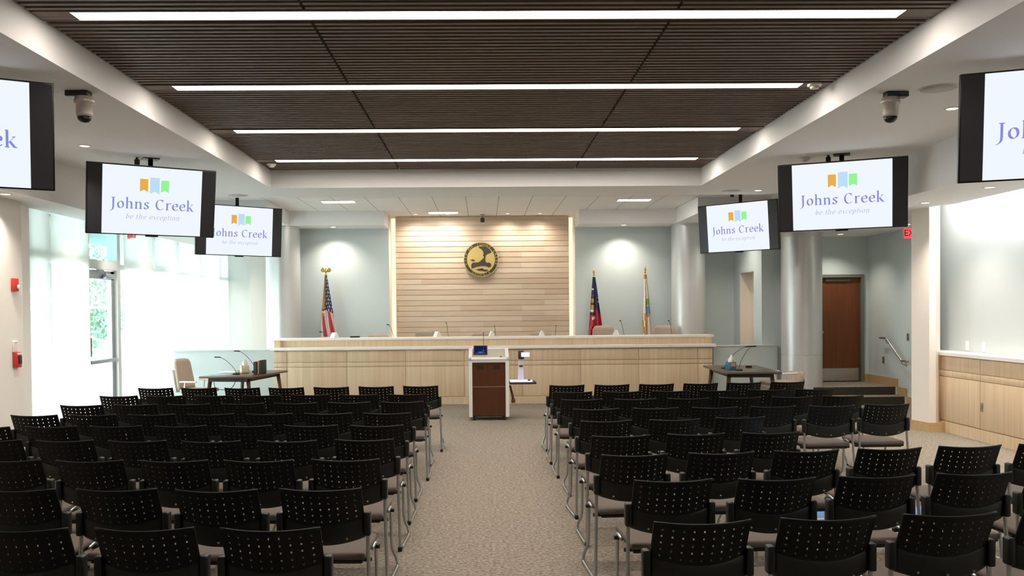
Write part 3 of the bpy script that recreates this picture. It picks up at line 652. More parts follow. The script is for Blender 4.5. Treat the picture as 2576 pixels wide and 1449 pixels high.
# ------------------------------------------------------------------ side tables
def table(loc, rz, label, top, w, dp):
    t = empty('side_table', loc, rz, label, 'table', 'walnut side tables')
    MB().rbox(-w/2, w/2, -dp/2, dp/2, .72, .755, .008).build('tabletop', top, t)
    MB().box(-w/2+.12, w/2-.12, -dp/2+.1, dp/2-.1, .66, .72).build('apron', M['blackd'], t)
    for sx_ in (-1, 1):
        for sy in (-1, 1): MB().tube([(sx_*(w/2-.13), sy*(dp/2-.15), .72), (sx_*(w/2-.05), sy*(dp/2-.08), .0)], [.036, .022], 8).build('leg', M['tableleg'], t)
    return t
table((-4.1, 14.75, 0), -.17, 'reddish walnut table by the windows holding two microphones', M['tablewood'], .92, 1.5)
table((4.45, 14.75, 0), -.07, 'dark walnut table beside the column holding a teal tissue box', M['tablewood2'], .95, 1.75)
def tissue_box(loc, rz, label, m, mo):
    t = empty('tissue_box', loc, rz, label, 'tissue box', 'tissue boxes on the side tables')
    MB().rbox(-.065, .065, -.065, .065, 0, .13, .005).build('carton', m, t)
    if mo: MB().box(-.04, .045, -.0665, -.0655, .06, .115).build('print_patch', mo, t)
    u = MB(); n = 14; g = []
    for j in range(5):
        v = j/4
        for i in range(n):
            a = 2*PI*i/n; r = (.035+.03*math.sin(3*a+j)*.5)*(1.25-v)*(1.2 if j else .7); g.append((r*math.cos(a)+.01*v, r*math.sin(a), .128+.12*v))
    u.add(g, [(j*n+i, j*n+(i+1) % n, (j+1)*n+(i+1) % n, (j+1)*n+i) for j in range(4) for i in range(n)]+[tuple(range(4*n, 5*n))], 0, True)
    u.build('tissue', M['tissue'], t); return t
tissue_box((-4.14, 14.85, .756), .5, 'beige tissue box with a white tissue on the table by the windows', M['tbox1'], None)
tissue_box((4.20, 14.45, .756), .3, 'teal and orange tissue box on the dark side table', M['tbox2'], M['tborange'])
gooseneck('gooseneck_microphone', (-4.17, 14.45, .756), (-.33, .1, .29), 'gooseneck microphone on the window-side table, bending lower', 'microphones on the side tables', .06)
gooseneck('gooseneck_microphone', (-3.98, 14.95, .756), (-.32, .05, .37), 'gooseneck microphone on the window-side table, reaching higher', 'microphones on the side tables', .06)
gooseneck('gooseneck_microphone', (4.28, 14.25, .756), (.27, .1, .40), 'gooseneck microphone on the dark side table, with its base in front of the tissue box', 'microphones on the side tables', .06)
gooseneck('gooseneck_microphone', (4.18, 14.75, .756), (.42, .0, .38), 'gooseneck microphone on the dark side table, rising from behind the tissue box', 'microphones on the side tables', .06)
o = MB().rbox(-.05, .05, -.03, .03, 0, .03, .006).build('push_button_unit', M['blackd'], None, (4.66, 14.95, .756)); tag(o, 'small black unit lying on the dark side table', 'device')
for k, (dx, m_, h_, w_) in enumerate(((0, M['bookc'], .21, .065), (.05, M['bookp'], .225, .022), (.085, M['bookc'], .235, .03))):
    o = MB().rbox(-w_/2, w_/2, -.11, .11, 0, h_, .003).build('upright_binder', m_, None, (-3.83+dx, 14.55, .756), (0, 0, -.17))
    tag(o, ('thick black binder standing on the window-side table', 'thin tan binder standing between two dark binders', 'tall dark binder standing nearest the council desk')[k], 'binder', 'binders on the window-side table')
for k, (x, y, a, m_, s_) in enumerate(((-4.40, 14.45, .2, M['folder'], .15), (-4.42, 14.95, -.2, M['paper'], .15))):
    o = MB().rbox(-s_, s_, -.11, .11, 0, .006+.006*k, .002).build('document_folder', m_, None, (x, y, .756), (0, 0, a)); tag(o, ('pale blue folder lying on the window-side table', 'white paper stack lying on the window-side table')[k], ('folder', 'paper')[k])
o = MB().tube([(-4.45, 14.15, .655), (-4.42, 14.12, .57), (-4.3, 14.1, .53), (-4.15, 14.1, .56), (-4.1, 14.15, .655)], .006, 6, 0, 6).build('cable', M['blackd']); tag(o, 'black cable hanging in a loop under the window-side table', 'cable')
# ------------------------------------------------------------------ lettering for the screens: broad-nib strokes
def ell(cx, cy, rx, ry, a0, a1, n=22): return [(cx+rx*math.cos(math.radians(a0+(a1-a0)*i/n)), cy+ry*math.sin(math.radians(a0+(a1-a0)*i/n))) for i in range(n+1)]
def crv(pts, n=8):
    P = [Vector(p) for p in pts]; Q = []
    for i in range(len(P)-1):
        a, b, c, d = P[max(i-1, 0)], P[i], P[i+1], P[min(i+2, len(P)-1)]
        for k in range(n):
            t = k/n; Q.append(tuple(.5*((2*b)+(c-a)*t+(2*a-5*b+4*c-d)*t*t+(3*b-a-3*c+d)*t**3)))
    return Q+[tuple(P[-1])]
def ser(x, y, w=.09): return ('t', [(x-w, y), (x+w, y)])
GL = {
 'J': (.40, [('k', [(.23, .68), (.23, .06)]), ('k', crv([(.23, .08), (.20, -.08), (.10, -.19), (.02, -.22)])), ser(.23, .69, .11)]),
 'o': (.50, [('k', ell(.25, .235, .165, .225, 0, 360, 36))]),
 'h': (.54, [('k', [(.12, .74), (.12, .0)]), ('k', crv([(.13, .36), (.24, .46), (.36, .43), (.40, .30), (.40, 0)])), ser(.12, .01), ser(.40, .01), ('t', [(.04, .73), (.13, .74)])]),
 'n': (.54, [('k', [(.12, .46), (.12, .0)]), ('k', crv([(.13, .36), (.24, .46), (.36, .43), (.40, .30), (.40, 0)])), ser(.12, .01), ser(.40, .01), ('t', [(.04, .45), (.13, .46)])]),
 's': (.40, [('k', crv([(.32, .38), (.28, .45), (.19, .46), (.11, .40), (.14, .30), (.25, .22), (.31, .13), (.26, .03), (.16, .01), (.09, .05), (.06, .12)]))]),
 ' ': (.26, []),
 'C': (.66, [('k', ell(.36, .34, .25, .345, 48, 315, 36)), ('t', [(.53, .62), (.55, .48)]), ('t', [(.53, .62), (.53, .7)])]),
 'r': (.38, [('k', [(.12, .46), (.12, 0)]), ('k', crv([(.13, .32), (.20, .43), (.29, .47), (.34, .43)])), ser(.12, .01), ('t', [(.04, .45), (.13, .46)])]),
 'e': (.45, [('k', crv([(.38, .28), (.37, .39), (.29, .46), (.20, .45), (.10, .36), (.08, .22), (.13, .08), (.24, .01), (.33, .03), (.40, .10)])), ('t', [(.08, .27), (.40, .27)])]),
 'k': (.52, [('k', [(.12, .74), (.12, .0)]), ('t', [(.14, .18), (.40, .45)]), ('k', [(.22, .26), (.42, .0)]), ser(.12, .01), ser(.44, .01, .07), ser(.38, .46, .06), ('t', [(.04, .73), (.13, .74)])]),
 'b': (.44, [('k', [(.10, .74), (.10, .05)]), ('k', ell(.23, .22, .13, .21, 200, 540, 24))]),
 't': (.30, [('k', [(.14, .62), (.14, .08), (.20, .01), (.26, .05)]), ('t', [(.03, .44), (.26, .44)])]),
 'x': (.42, [('k', [(.08, .45), (.32, 0)]), ('t', [(.06, .0), (.36, .45)])]),
 'c': (.38, [('k', ell(.22, .225, .14, .22, 50, 310, 24))]),
 'p': (.46, [('k', [(.10, .45), (.10, -.24)]), ('k', ell(.24, .225, .14, .215, 0, 360, 26))]),
 'i': (.22, [('k', [(.10, .45), (.10, .03)]), ('k', [(.10, .62), (.10, .57)])]),
}
def letter_mesh(txt, W, T, slant=0, space=0):
    vs = []; fs = []; x = 0
    for ch in txt:
        adv, strokes = GL[ch]
        for kind, pts in strokes:
            nx, ny = (W/2, T/2) if kind == 'k' else (T*.2, T*.6)
            o = len(vs)
            for (a, b) in pts:
                for s in (-1, 1):
                    px, py = x+a+s*nx, b+s*ny; vs.append((px+slant*py, py))
            for i in range(len(pts)-1): fs.append((o+2*i, o+2*i+1, o+2*i+3, o+2*i+2))
            # square nib body so horizontal runs keep their thickness
            o = len(vs)
            for (a, b) in pts:
                for s in (-1, 1): vs.append((x+a+slant*(b+s*T*.45), b+s*T*.45))
            for i in range(len(pts)-1): fs.append((o+2*i, o+2*i+1, o+2*i+3, o+2*i+2))
        x += adv+space
    x0 = min(v[0] for v in vs); x1 = max(v[0] for v in vs)
    return [((v[0]-x0)/(x1-x0), v[1]/(x1-x0)) for v in vs], fs
def flat(vs2, fs, x0, z0, w, y):
    b = MB(); b.add([(x0+v[0]*w, y, z0+v[1]*w) for v in vs2], fs)
    me = bpy.data.meshes.new('lettering'); me.from_pydata(b.v, [], b.f); me.update(); return me
TW, TH = 1.53, .87; PW, PH = 1.176, .842
title = flat(*letter_mesh('Johns Creek', .105, .035, 0, .035), -PW/2+.068*PW, PH/2-.622*PH, .855*PW, -.0375); title.materials.append(M['ltext'])
motto = flat(*letter_mesh('be the exception', .075, .035, .25, .05), -PW/2+.235*PW, PH/2-.772*PH, .54*PW, -.0375); motto.materials.append(M['ltext2'])
body = MB().rbox(-TW/2, TW/2, -.034, .03, -TH/2, TH/2, .006).rbox(-.3, .3, .03, .06, -.2, .25, .01).rbox(-.075, .075, -.03, .02, -TH/2-.018, -TH/2, .004).mesh('display', M['tvblack'])
panel = MB().box(-TW/2+.014, TW/2-.014, -.0355, -.034, -TH/2+.014, TH/2-.014).mesh('side_bars', M['tvpanel'])
picm = MB().box(-PW/2, PW/2, -.0365, -.0355, -PH/2, PH/2).mesh('picture', M['pic'])
def ribbon(x0, x1, t, b, m):
    X = lambda f: -PW/2+f*PW; Zz = lambda f: PH/2-f*PH
    k = MB(); k.add([(X(x0), -.0375, Zz(t)), (X(x1), -.0375, Zz(t)), (X(x1), -.0375, Zz(b)), (X((x0+x1)/2), -.0375, Zz(b-.035)), (X(x0), -.0375, Zz(b))], [(0, 1, 2, 3, 4)]); return k.mesh('ribbon_mark', m)
ribs = [ribbon(.366, .447, .176, .368, M['lorange']), ribbon(.468, .563, .149, .39, M['lblue']), ribbon(.577, .658, .183, .366, M['lgreen'])]
def tv(loc, yaw, tilt, ceil, label):
    t = empty('hanging_television', loc, math.radians(yaw), label, 'television', 'televisions hung from the ceiling')
    h = ceil-loc[2]
    MB().tube([(0, .09, .1), (0, .09, h-.012)], .03, 14).rbox(-.1, .1, .0, .18, h-.012, h, .004).rbox(-.1, .1, .05, .1, -.1, .16, .01).build('ceiling_mount', M['blackd'], t)
    MB().rbox(-.19, -.13, .06, .11, h-.09, h-.02, .01).tube([(-.16, .085, h-.03), (-.16, .085, h)], .015, 8).build('cable_box', M['blackd'], t)
    def ob(name, me, par):
        o = bpy.data.objects.new(name, me); C.objects.link(o); o.parent = par; return o
    d = ob('display', body, t); d.rotation_euler = (math.radians(tilt), 0, 0)
    ob('side_bars', panel, d); p = ob('picture', picm, d)
    for r in ribs: ob('ribbon_mark', r, d)
    ob('lettering', title, d); ob('motto_lettering', motto, d)
    return t
k = .967
for n, (x, y, z, yw, tl, cl, lab) in enumerate([(-4.357, 7.032, 3.306, 27.2, 10.4, Z1, 'ceiling-hung television on the window side, nearest the camera and cut by the picture edge'),
        (-4.303, 11.246, 3.263, 31.4, 12.9, Z1, 'ceiling-hung television on the window side, in front of the glass door'),
        (-4.396, 15.553, 3.273, 36.2, 5.8, Z3, 'ceiling-hung television on the window side, nearest the council desk'),
        (4.762, 6.896, 3.291, -20.8, 7.8, Z1, 'ceiling-hung television on the cabinet side, nearest the camera and cut by the picture edge'),
        (4.729, 11.205, 3.275, -25.2, 13.1, Z1, 'ceiling-hung television on the cabinet side, in front of the tall column'),
        (4.723, 15.746, 3.298, -43.7, 5.8, Z3, 'ceiling-hung television on the cabinet side, nearest the council desk')]):
    tv((x*k, y*k, 1.8+(z-1.8)*k), yw, tl, cl, lab)

# ------------------------------------------------------------------ ceiling and wall fittings
def ptz(loc, rz, label):
    t = empty('dome_camera', loc, rz, label, 'camera', 'dome cameras on the ceiling')
    MB().rbox(-.15, .05, -.05, .05, -.05, 0, .008).build('mount_plate', M['dark'], t)
    MB().lathe([(.075, -.05), (.078, -.075), (.085, -.08), (.085, -.105), (.067, -.11), (.068, -.20), (.062, -.225)], n=28).build('housing', M['camgrey'], t)
    MB().lathe([(.06, -.222), (.055, -.25), (.035, -.272), (.005, -.28)], n=28).build('dome_lens', M['tvblack'], t)
ptz((-3.5, 7.62, Z1), 0, 'silver dome camera under the ceiling on the window side'); ptz((3.735, 7.78, Z1), PI, 'silver dome camera under the ceiling on the cabinet side')
t = empty('small_camera', (0, 18.75, Z3), 0, 'small dark camera hanging above the plank panel', 'camera')
MB().lathe([(.05, 0), (.05, -.02), (.014, -.024), (.014, -.09)], n=16).build('stem', M['camgrey'], t); MB().rbox(-.045, .045, -.07, .05, -.17, -.08, .012).build('camera_body', M['dark'], t)
for (x, y, nm) in ((4.103, 7.646, 'large round speaker grille in the ceiling beside the cut-off television'), (4.159, 14.235, 'round speaker grille in the ceiling before the desk-side television'), (-4.087, 14.4, 'round speaker grille in the ceiling near the window-side slat corner')):
    t = empty('ceiling_speaker', (x, y, Z1), 0, nm, 'speaker', 'round ceiling speakers')
    MB().lathe([(.165, -.0002), (.165, -.004), (.15, -.004), (.15, -.0002)], n=40).build('rim', M['ring'], t); MB().lathe([(.15, -.0002), (.15, -.003), (.01, -.003)], n=40).build('grille', M['grill'], t)
for (x, y, z, nm) in ((4.226, 11.15, Z1, 'white smoke detector on the ceiling above the tall column television'), (-3.16, 12.93, 4.03, 'white smoke detector at the window-side end of the slats'), (3.32, 8.5, 4.03, 'white smoke detector at the cabinet-side end of the slats')):
    t = empty('smoke_detector', (x, y, z), 0, nm, 'smoke detector', 'white smoke detectors')
    MB().lathe([(.07, -.0005), (.07, -.02), (.055, -.03)], n=24).build('base', M['ring'], t); MB().lathe([(.045, -.03), (.04, -.05), (.015, -.056)], n=24).build('sensor_cap', M['ring'], t)
def spot(loc, power, size, blend, col=(1, .9, .76), rad=.04, aim=None):
    L = bpy.data.lights.new('downlight_beam', 'SPOT'); L.energy = power*3; L.spot_size = math.radians(size); L.spot_blend = blend; L.color = col; L.shadow_soft_size = rad
    o = bpy.data.objects.new('downlight_beam', L); C.objects.link(o); o.location = loc
    if aim: o.rotation_euler = (Vector(aim)-Vector(loc)).to_track_quat('-Z', 'Y').to_euler()
    return o
def downlight(x, y, z, nm, power, size=75, blend=.6, aim=None, r=.055, col=(1, .9, .76)):
    t = empty('downlight', (x, y, z), 0, nm, 'downlight', 'recessed downlights')
    rg = MB(); n = 28; 
    for k_ in range(n):
        a, b = 2*PI*k_/n, 2*PI*(k_+1)/n
        rg.prism([(r*math.cos(a), r*math.sin(a)), ((r+.022)*math.cos(a), (r+.022)*math.sin(a)), ((r+.022)*math.cos(b), (r+.022)*math.sin(b)), (r*math.cos(b), r*math.sin(b))], -.005, -.0005)
    rg.build('trim_ring', M['ring'], t); MB().lathe([(r, -.0025), (r, -.0005)], n=28).build('lens', M['spotlens'], t)
    if power: spot((x, y, z-.02), power, size, blend, col, .04, aim)
W_ = (1, .93, .82)
downlight(-3.176, 18.26, 3.6, 'downlight over the striped flag', 26, 130, .9)
downlight(3.019, 18.26, 3.6, 'downlight over the two plain flags', 26, 130, .9)
downlight(-4.9, 16.9, 3.6, 'downlight over the window-side end of the desk', 16, 110, .9)
downlight(4.95, 17.3, 3.6, 'downlight behind the desk-side television, beside the column', 22, 120, 1)
for i, x in enumerate((-1.45, -.75, .55, 1.25)): downlight(x, 18.62, Z3, 'wall-washing downlight above the plank panel, '+('nearest the windows', 'second from the windows', 'third from the windows', 'nearest the cabinets')[i], 17, 140, 1, (x, 18.95, 2.0), .04, (1, .92, .8))
for i, y in enumerate((10.19, 12.75, 14.1, 15.6, 17.0, 18.3, 19.5)): downlight(-5.62, y, Z2, 'warm downlight in the low window-side ceiling, '+('beside the alarm wall', 'before the glass door', 'over the glass door', 'first past the glass door', 'second past the glass door', 'third past the glass door', 'at the far end')[i], 14 if i else 26, 120, .8, (-5.72, y, 0))
for x, y, nm, pw in ((6.058, 11.62, 'before the white wall end', 40), (6.066, 10.145, 'under the cut-off television', 24), (6.05, 8.6, 'above the cabinets nearest the camera', 24)): downlight(x, y, Z2, 'downlight in the low cabinet-side ceiling, '+nm, pw, 110, .9, (6.35, y, 0))
downlight(6.946, 16.5, Z2, 'downlight over the landing at the wooden door', 18, 120, .8); downlight(7.3, 14.6, Z2, 'downlight over the stair handrail', 22, 120, .8, (7.5, 14.6, 0))
for x, y, nm in ((4.662, 8.429, 'on the cabinet side, beside the cut-off television'), (4.597, 14.2, 'on the cabinet side, before the desk-side television'), (-4.636, 10.088, 'on the window side, ahead of the glass-door television'), (-4.6, 5.9, 'on the window side, nearest the camera'), (4.65, 5.4, 'on the cabinet side, nearest the camera')): downlight(x, y, Z1, 'downlight in the flat ceiling, '+nm, 30, 100, .8)
for i, (x, y) in enumerate(((-2.75, 16.43), (2.92, 16.43), (-.84, 18.86-.5))):
    t = empty('tile_lamp', (x, y, Z3), 0, ('short white strip lamp in the tile ceiling, window side', 'short white strip lamp in the tile ceiling, cabinet side', 'short white strip lamp in the tile ceiling near the plank panel')[i], 'ceiling light', 'strip lamps in the tile ceiling')
    MB().box(-.31, .31, -.13, .13, -.004, -.001).build('diffuser', M['tilelamp'], t); MB().box(-.33, .33, -.15, -.13, -.008, 0).box(-.33, .33, .13, .15, -.008, 0).box(-.33, -.31, -.13, .13, -.008, 0).box(.31, .33, -.13, .13, -.008, 0).build('frame', M['ring'], t)
for s, nm in ((-1.99, 'window'), (1.97, 'cabinet')):
    o = MB().box(-.045, .045, 0, .012, .35, 3.86).build('led_strip', M['led'], None, (s, 19.13, 0)); tag(o, 'warm glowing light strip beside the plank panel, %s side' % nm, 'light strip', 'light strips beside the plank panel')
o = MB().box(6.56, 6.61, -2.5, 11.7, 3.30, 3.32).build('cove_lamp', M['cove']); tag(o, 'hidden strip lamp washing the grey-blue wall from the cove', 'cove light')
o = MB().box(6.74, 6.80, 11.6, 12.45, 3.50, 3.52).build('cove_lamp', M['cove']); tag(o, 'short hidden strip lamp in the cove beside the white wall end', 'cove light')
# exit signs
def exit_sign(loc, rz, label):
    t = empty('exit_sign', loc, rz, label, 'exit sign', 'red exit signs')
    MB().rbox(-.165, .165, -.02, .02, -.215, -.02, .006).lathe([(.03, -.02), (.03, .05 if loc[2] < Z2 else 0)], n=16).build('housing', M['exitcase'], t)
    MB().box(-.155, .155, -.0225, -.02, -.207, -.028).build('lit_face', M['exitred'], t)
    v, f = text_mesh('EXIT', .15); b = MB(); b.add([(x, -.0235, y-.117) for x, y, q in v], f); b.build('lettering', M['exitdark'], t)
exit_sign((7.335, 14.5, Z2-.05), 0, 'red exit sign hanging at the landing, partly behind the white wall end')
exit_sign((-5.66, 13.9, Z2), -.9, 'red exit sign near the glass door, mostly behind the television')
# fire alarm devices on the left wall (x = -5.83)
t = empty('fire_strobe', (-5.83, 10.706, 2.167), 0, 'red fire alarm strobe high on the white wall', 'fire alarm')
MB().rbox(0, .045, -.055, .055, -.08, .08, .008).build('housing', M['red'], t); MB().rbox(.045, .07, .0, .045, -.05, .0, .008).build('strobe_lens', M['plate'], t)
t = empty('fire_pull_station', (-5.83, 10.72, 1.235), 0, 'red fire alarm pull station low on the white wall', 'fire alarm')
MB().rbox(0, .055, -.06, .06, -.095, .095, .008).build('housing', M['red'], t); MB().rbox(.055, .068, -.025, .04, -.05, .05, .004).build('pull_handle', M['dark'], t); MB().rbox(.055, .066, -.05, .05, .06, .085, .003).build('label_strip', M['plate'], t)
o = MB().rbox(0, .02, -.05, .05, -.07, .07, .005).rbox(.02, .028, -.03, .03, .05, .065, .003).build('wall_cover', M['plate'], None, (-5.83, 10.7, 1.40)); tag(o, 'white cover plate on the wall above the red pull station', 'wall plate')
CHAIRS=[('W', 1, [(-0.805, 10.861, -0.9), (-1.368, 10.847, -0.9), (-1.931, 10.82, -0.9), (-2.495, 10.808, -0.9), (-3.058, 10.842, -0.9), (-3.621, 10.889, -0.9), (-4.185, 10.941, -0.9)]), ('W', 2, [(-0.888, 9.812, -1.5), (-1.445, 9.835, -1.5), (-2.002, 9.866, -1.5), (-2.559, 9.871, -1.5), (-3.116, 9.897, -1.5), (-3.673, 9.915, -1.5), (-4.23, 9.948, -1.5)]), ('W', 3, [(-0.862, 8.996, 0.2), (-1.419, 8.992, 0.2), (-1.976, 8.988, 0.2), (-2.533, 8.985, 0.2), (-3.09, 8.982, 0.2), (-3.647, 8.991, 0.2), (-4.204, 8.979, 0.2)]), ('W', 4, [(-0.909, 8.013, -1.4), (-1.466, 8.042, -1.4), (-2.023, 8.065, -1.4), (-2.581, 8.089, -1.4), (-3.138, 8.102, -1.4), (-3.695, 8.116, -1.4), (-4.252, 8.128, -1.4)]), ('W', 5, [(-0.898, 7.148, -2.0), (-1.456, 7.192, -2.0), (-2.014, 7.226, -2.0), (-2.572, 7.261, -2.0), (-3.13, 7.295, -2.0), (-3.688, 7.315, -2.0), (-4.246, 7.303, -2.0)]), ('W', 6, [(-0.897, 6.368, -2.8), (-1.465, 6.35, -2.8), (-2.034, 6.374, -2.8), (-2.603, 6.434, -2.8), (-3.171, 6.489, -2.8), (-3.74, 6.547, -2.8)]), ('W', 7, [(-0.898, 5.517, -2.2), (-1.455, 5.517, -2.2), (-2.012, 5.553, -2.2), (-2.569, 5.584, -2.2), (-3.126, 5.635, -2.2)]), ('W', 8, [(-0.887, 4.609, -2.0), (-1.445, 4.61, -2.0), (-2.003, 4.664, -2.0), (-2.561, 4.684, -2.0)]), ('W', 9, [(-0.95, 3.777, -1.6), (-1.514, 3.805, -1.6), (-2.078, 3.822, -1.6)]), ('C', 1, [(1.05, 10.77, 2.4), (1.623, 10.782, 2.4), (2.196, 10.811, 2.4), (2.769, 10.849, 2.4), (3.342, 10.902, 2.4), (3.914, 10.935, 2.4)]), ('C', 2, [(1.032, 9.875, 1.2), (1.602, 9.88, 1.2), (2.172, 9.906, 1.2), (2.742, 9.923, 1.2), (3.313, 9.94, 1.2), (3.883, 9.959, 1.2)]), ('C', 3, [(1.042, 9.056, 1.5), (1.61, 9.049, 1.5), (2.179, 9.065, 1.5), (2.747, 9.099, 1.5), (3.316, 9.113, 1.5), (3.884, 9.163, 1.5)]), ('C', 4, [(1.077, 8.176, 1.6), (1.653, 8.203, 1.6), (2.229, 8.211, 1.6), (2.805, 8.237, 1.6), (3.38, 8.239, 1.6), (3.956, 8.311, 1.6)]), ('C', 5, [(1.046, 7.294, 4.6), (1.644, 7.338, 4.6), (2.242, 7.432, 4.6)]), ('C', 6, [(1.031, 6.427, 2.7), (1.615, 6.479, 2.7), (2.199, 6.507, 2.7)]), ('C', 7, [(0.986, 5.581, 3.4), (1.57, 5.621, 3.4), (2.154, 5.666, 3.4), (2.738, 5.715, 3.4), (3.322, 5.779, 3.4), (3.906, 5.828, 3.4)]), ('C', 8, [(1.053, 4.738, 2.9), (1.636, 4.743, 2.9), (2.22, 4.783, 2.9), (2.803, 4.832, 2.9), (3.386, 4.905, 2.9)]), ('C', 9, [(0.976, 3.804, 2.9), (1.561, 3.846, 2.9), (2.145, 3.891, 2.9), (2.73, 3.932, 2.9)])]
# ------------------------------------------------------------------ audience chairs
def audience_chair():
    t = empty('audience_chair', (0, 0, 0), 0, 'x', 'chair', 'black perforated chairs in rows')
    HS = [-.184+.046*i for i in range(9)]; hh = .0043
    xs = [-.2225]
    for h in HS: xs += [h-hh, h+hh]
    xs += [.2225]
    hz = [.818, .787, .756, .725, .694]; lv = [.842]
    for h in hz: lv += [h+hh, h-hh]
    lv += [.672]
    def pt(x, z, off=0, w=.2225):
        s = x/w; v = (.842-z)/.17
        dip = -(.008+.030*max(0, min(1, v)))*(1-s*s)
        y = -.275+.075*max(0, min(1, v))-.045*(1-s*s)
        return (x, y+off, z+dip)
    b = MB(); nx, nz = len(xs), len(lv); vs = [pt(x, z) for z in lv for x in xs]+[pt(x, z, .008) for z in lv for x in xs]; o = nx*nz; fs = []
    for j in range(nz-1):
        for i in range(nx-1):
            if j % 2 == 1 and i % 2 == 1:
                a, b_, c, d = j*nx+i, j*nx+i+1, (j+1)*nx+i+1, (j+1)*nx+i
                for p, q in ((a, b_), (b_, c), (c, d), (d, a)): fs.append((p, q, q+o, p+o))
                continue
            q = (j*nx+i, j*nx+i+1, (j+1)*nx+i+1, (j+1)*nx+i); fs.append(q); fs.append(tuple(k+o for k in q[::-1]))
    for i in range(nx-1): fs.append((i, i+1, i+1+o, i+o)); k = (nz-1)*nx+i; fs.append((k, k+1, k+1+o, k+o))
    for j in range(nz-1): k = j*nx; fs.append((k, k+nx, k+nx+o, k+o)); k = j*nx+nx-1; fs.append((k, k+nx, k+nx+o, k+o))
    b.add(vs, fs, 0, False)
    # rolled top rim
    b.tube([(x, pt(x, .842)[1]+.004, pt(x, .842)[2]+.002) for x in [-.2225+.445*i/14 for i in range(15)]], .0075, 8)
    # solid lower shell, slightly wider and prouder
    N = 16; rows = []
    for j, (z, w, yo) in enumerate(((.694, .228, .006), (.66, .231, -.006), (.61, .232, -.006), (.572, .23, -.0), (.557, .222, .004))):
        for i in range(N+1):
            s = -1+2*i/N; x = w*s; dip = -.034*(1-s*s) if j else -.03*(1-s*s)
            rows.append((x, -.200-.045*(1-s*s)+yo+.004*j, z+dip))
    K = N+1; n0 = len(rows); vs = rows+[(x, y+.014, z) for x, y, z in rows]; fs = []; bl_ = MB()
    for j in range(4):
        for i in range(N): q = (j*K+i, j*K+i+1, (j+1)*K+i+1, (j+1)*K+i); fs.append(q); fs.append(tuple(k+n0 for k in q[::-1]))
    for i in range(N):
        for j in (0, 4): k = j*K+i; fs.append((k, k+1, k+1+n0, k+n0))
    for j in range(4):
        for i in (0, N): k = j*K+i; fs.append((k, k+K, k+K+n0, k+n0))
    bl_.add(vs, fs, 0, True)
    for x in (-.135, 0, .135):
        s = x/.245; bl_.lathe([(.0062, -.004), (.0045, 0)], (x, -.2065-.045*(1-s*s), .588-.034*(1-s*s)), 10, 1, 'y')
    bo = b.build('backrest', M['black'], t); bl_.build('lower_shell', [M['blacklow'], M['rivet']], bo)
    MB().rbox(-.222, .222, -.185, .255, .428, .470, .018, 3).build('seat', M['seat'], t)
    MB().rbox(-.205, .205, -.17, .235, .405, .43, .01).box(-.246, .246, -.12, -.095, .405, .425).box(-.25, .25, .14, .165, .405, .425).build('seat_pan', M['blackseat'], t)
    for s in (-1, 1):
        MB().rbox(s*.240-.018, s*.240+.018, -.222, -.165, .572, .704, .01).build('side_bracket', M['blacklow'], t)
        l = MB().tube([(s*.240, -.192, .60), (s*.241, -.195, .50), (s*.255, -.228, .12), (s*.258, -.238, .035), (s*.262, -.215, .014), (s*.264, -.10, .013), (s*.264, .16, .013), (s*.264, .20, .022), (s*.252, .212, .07), (s*.226, .207, .14), (s*.222, .20, .30), (s*.222, .188, .41), (s*.224, .15, .436), (s*.218, .08, .424)], .0115, 8, 0, 4).build('sled_leg', M['silver'], t)
        MB().rbox(s*.257-.015, s*.257+.015, -.262, -.206, .0, .034, .006).build('floor_glide', M['blackd'], l)
        MB().rbox(s*.262-.012, s*.262+.012, .16, .205, 0, .02, .005).build('floor_glide', M['blackd'], l)
    return t
ORD = ['front', 'second', 'third', 'fourth', 'fifth', 'sixth', 'seventh', 'eighth', 'nearest']
SEAT = ['aisle seat', 'second from the aisle', 'third from the aisle', 'fourth from the aisle', 'fifth from the aisle', 'sixth from the aisle', 'seventh from the aisle']
proto = audience_chair(); cmap = child_map(proto); first = True
for side, row, seats in CHAIRS:
    sd = 'window side' if side == 'W' else 'cabinet side'
    for i, (x, y, a) in enumerate(seats):
        lab = 'black perforated chair, %s, %s row, %s' % (SEAT[i], ORD[row-1], sd)
        ra = math.radians(a); loc = (x-.275*math.sin(ra)*1, y+.275*math.cos(ra), 0)
        if first: proto.location = loc; proto.rotation_euler = (0, 0, ra); proto['label'] = lab; first = False
        else: dup(proto, loc, ra, lab, None, cmap)
o = MB().rbox(-.53, .53, -.30, .30, 0, .035, .004).rbox(-.525, .525, -.295, .295, .0345, .042, .002, mi=1).build('flat_carton', [M['paper'], M['lightblue']], None, (3.36, 7.25, .001), (0, 0, -.28)); tag(o, 'light blue flat carton lying on the carpet among the cabinet-side chairs', 'carton')

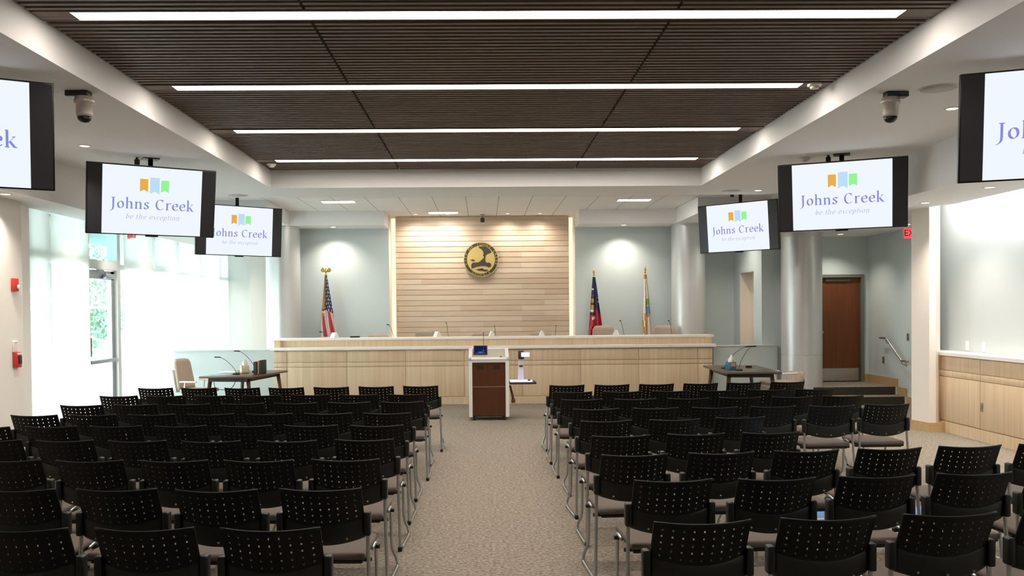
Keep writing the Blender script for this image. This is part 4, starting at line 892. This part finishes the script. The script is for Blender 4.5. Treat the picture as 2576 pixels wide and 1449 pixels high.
# ------------------------------------------------------------------ outside the windows
struct(MB().box(-60, -6.6, -30, 70, -.3, -.1), 'ground', M['ground'], 'pale paving outside')
struct(MB().box(-8.7, -6.35, 9, 34, 3.35, 3.5).box(-8.7, -8.6, 9, 18.3, 2.3, 3.35).box(-8.7, -8.6, 20.4, 34, 2.3, 3.35), 'trim_12', M['canopy'], 'unseen canopy added outside to darken the upper window shades')  # invented canopy, its fascia shaped to keep daylight off the upper roller shades
def tree(x, y, h, r, seed, m, label):
    rnd = random.Random(seed); t = empty('garden_tree', (x, y, -.1), 0, label, 'tree', 'trees outside the glass door')
    tk = MB().tube([(0, 0, 0), (.05, .03, h*.3), (-.03, .06, h*.6), (.02, .0, h*.85)], [.14, .05], 10, 0, 4)
    for k in range(5): a = rnd.uniform(0, 6.28); zz = h*rnd.uniform(.35, .6); tk.tube([(0, .03, zz), (r*.4*math.cos(a), r*.4*math.sin(a), zz+.5), (r*.75*math.cos(a), r*.75*math.sin(a), zz+.9)], [.05, .015], 6, 0, 3)
    tk.build('trunk', M['bark'], t)
    lf = MB()
    for k in range(2600):
        a = rnd.uniform(0, 6.28); u = rnd.uniform(-1, 1); rr = rnd.uniform(.35, 1)**.5*r*(1+.18*math.sin(a*3+u*4)); q = math.sqrt(1-u*u)
        c_ = Vector((rr*q*math.cos(a), rr*q*math.sin(a), h*.62+rr*u*h*.42/r*.9)); s = rnd.uniform(.05, .11)
        e = Euler((rnd.uniform(0, 6), rnd.uniform(0, 6), rnd.uniform(0, 6))).to_matrix()
        lf.add([c_+e @ Vector(p)*s for p in ((-1, 0, 0), (0, -.45, .1), (1, 0, 0), (0, .45, .1))], [(0, 1, 2, 3)])
    lf.build('foliage', m, t)
tree(-14.6, 31.5, 4.2, 1.9, 1, M['leaf'], 'green tree outside, low through the glass door')
tree(-12.4, 26.0, 2.6, 1.3, 2, M['leaf2'], 'pale shrub-like tree outside, nearest the glass door')
tree(-18.5, 41.0, 8.6, 2.6, 3, M['leaf'], 'tall tree outside, seen through the transom')
t = empty('outdoor_railing', (-9.0, 20.6, -.1), 0, 'white tube railing outside the glass door', 'railing')
MB().tube([(-.9, -.6, 2.05), (.5, .8, 2.05)], .03, 8).build('top_rail', M['rail'], t)
for a_, b_ in (((-1.0, -.5, 1.62), (.25, .4, 1.05)), ((.25, .4, 1.05), (-.4, .0, .3))): MB().tube([a_, b_], .03, 8).build('brace', M['rail'], t)
for xx, yy in ((-.9, -.6), (.5, .8)): MB().tube([(xx, yy, 0), (xx, yy, 2.05)], .03, 8).build('post', M['rail'], t)

# ------------------------------------------------------------------ daylight and picture settings
w = bpy.data.worlds.new('daylight'); bpy.context.scene.world = w; w.use_nodes = True
bg = w.node_tree.nodes['Background']; bg.inputs[0].default_value = (.82, .925, 1.0, 1); bg.inputs[1].default_value = 22
sc = bpy.context.scene
sc.view_settings.view_transform = 'Standard'; sc.view_settings.look = 'None'; sc.view_settings.gamma = 1; sc.view_settings.use_curve_mapping = False
sc.view_settings.exposure = 0.25
cy_ = sc.cycles; cy_.use_denoising = True; cy_.max_bounces = 8; cy_.diffuse_bounces = 5; cy_.glossy_bounces = 3; cy_.transparent_max_bounces = 12; cy_.sample_clamp_indirect = 6; cy_.caustics_reflective = False; cy_.caustics_refractive = False
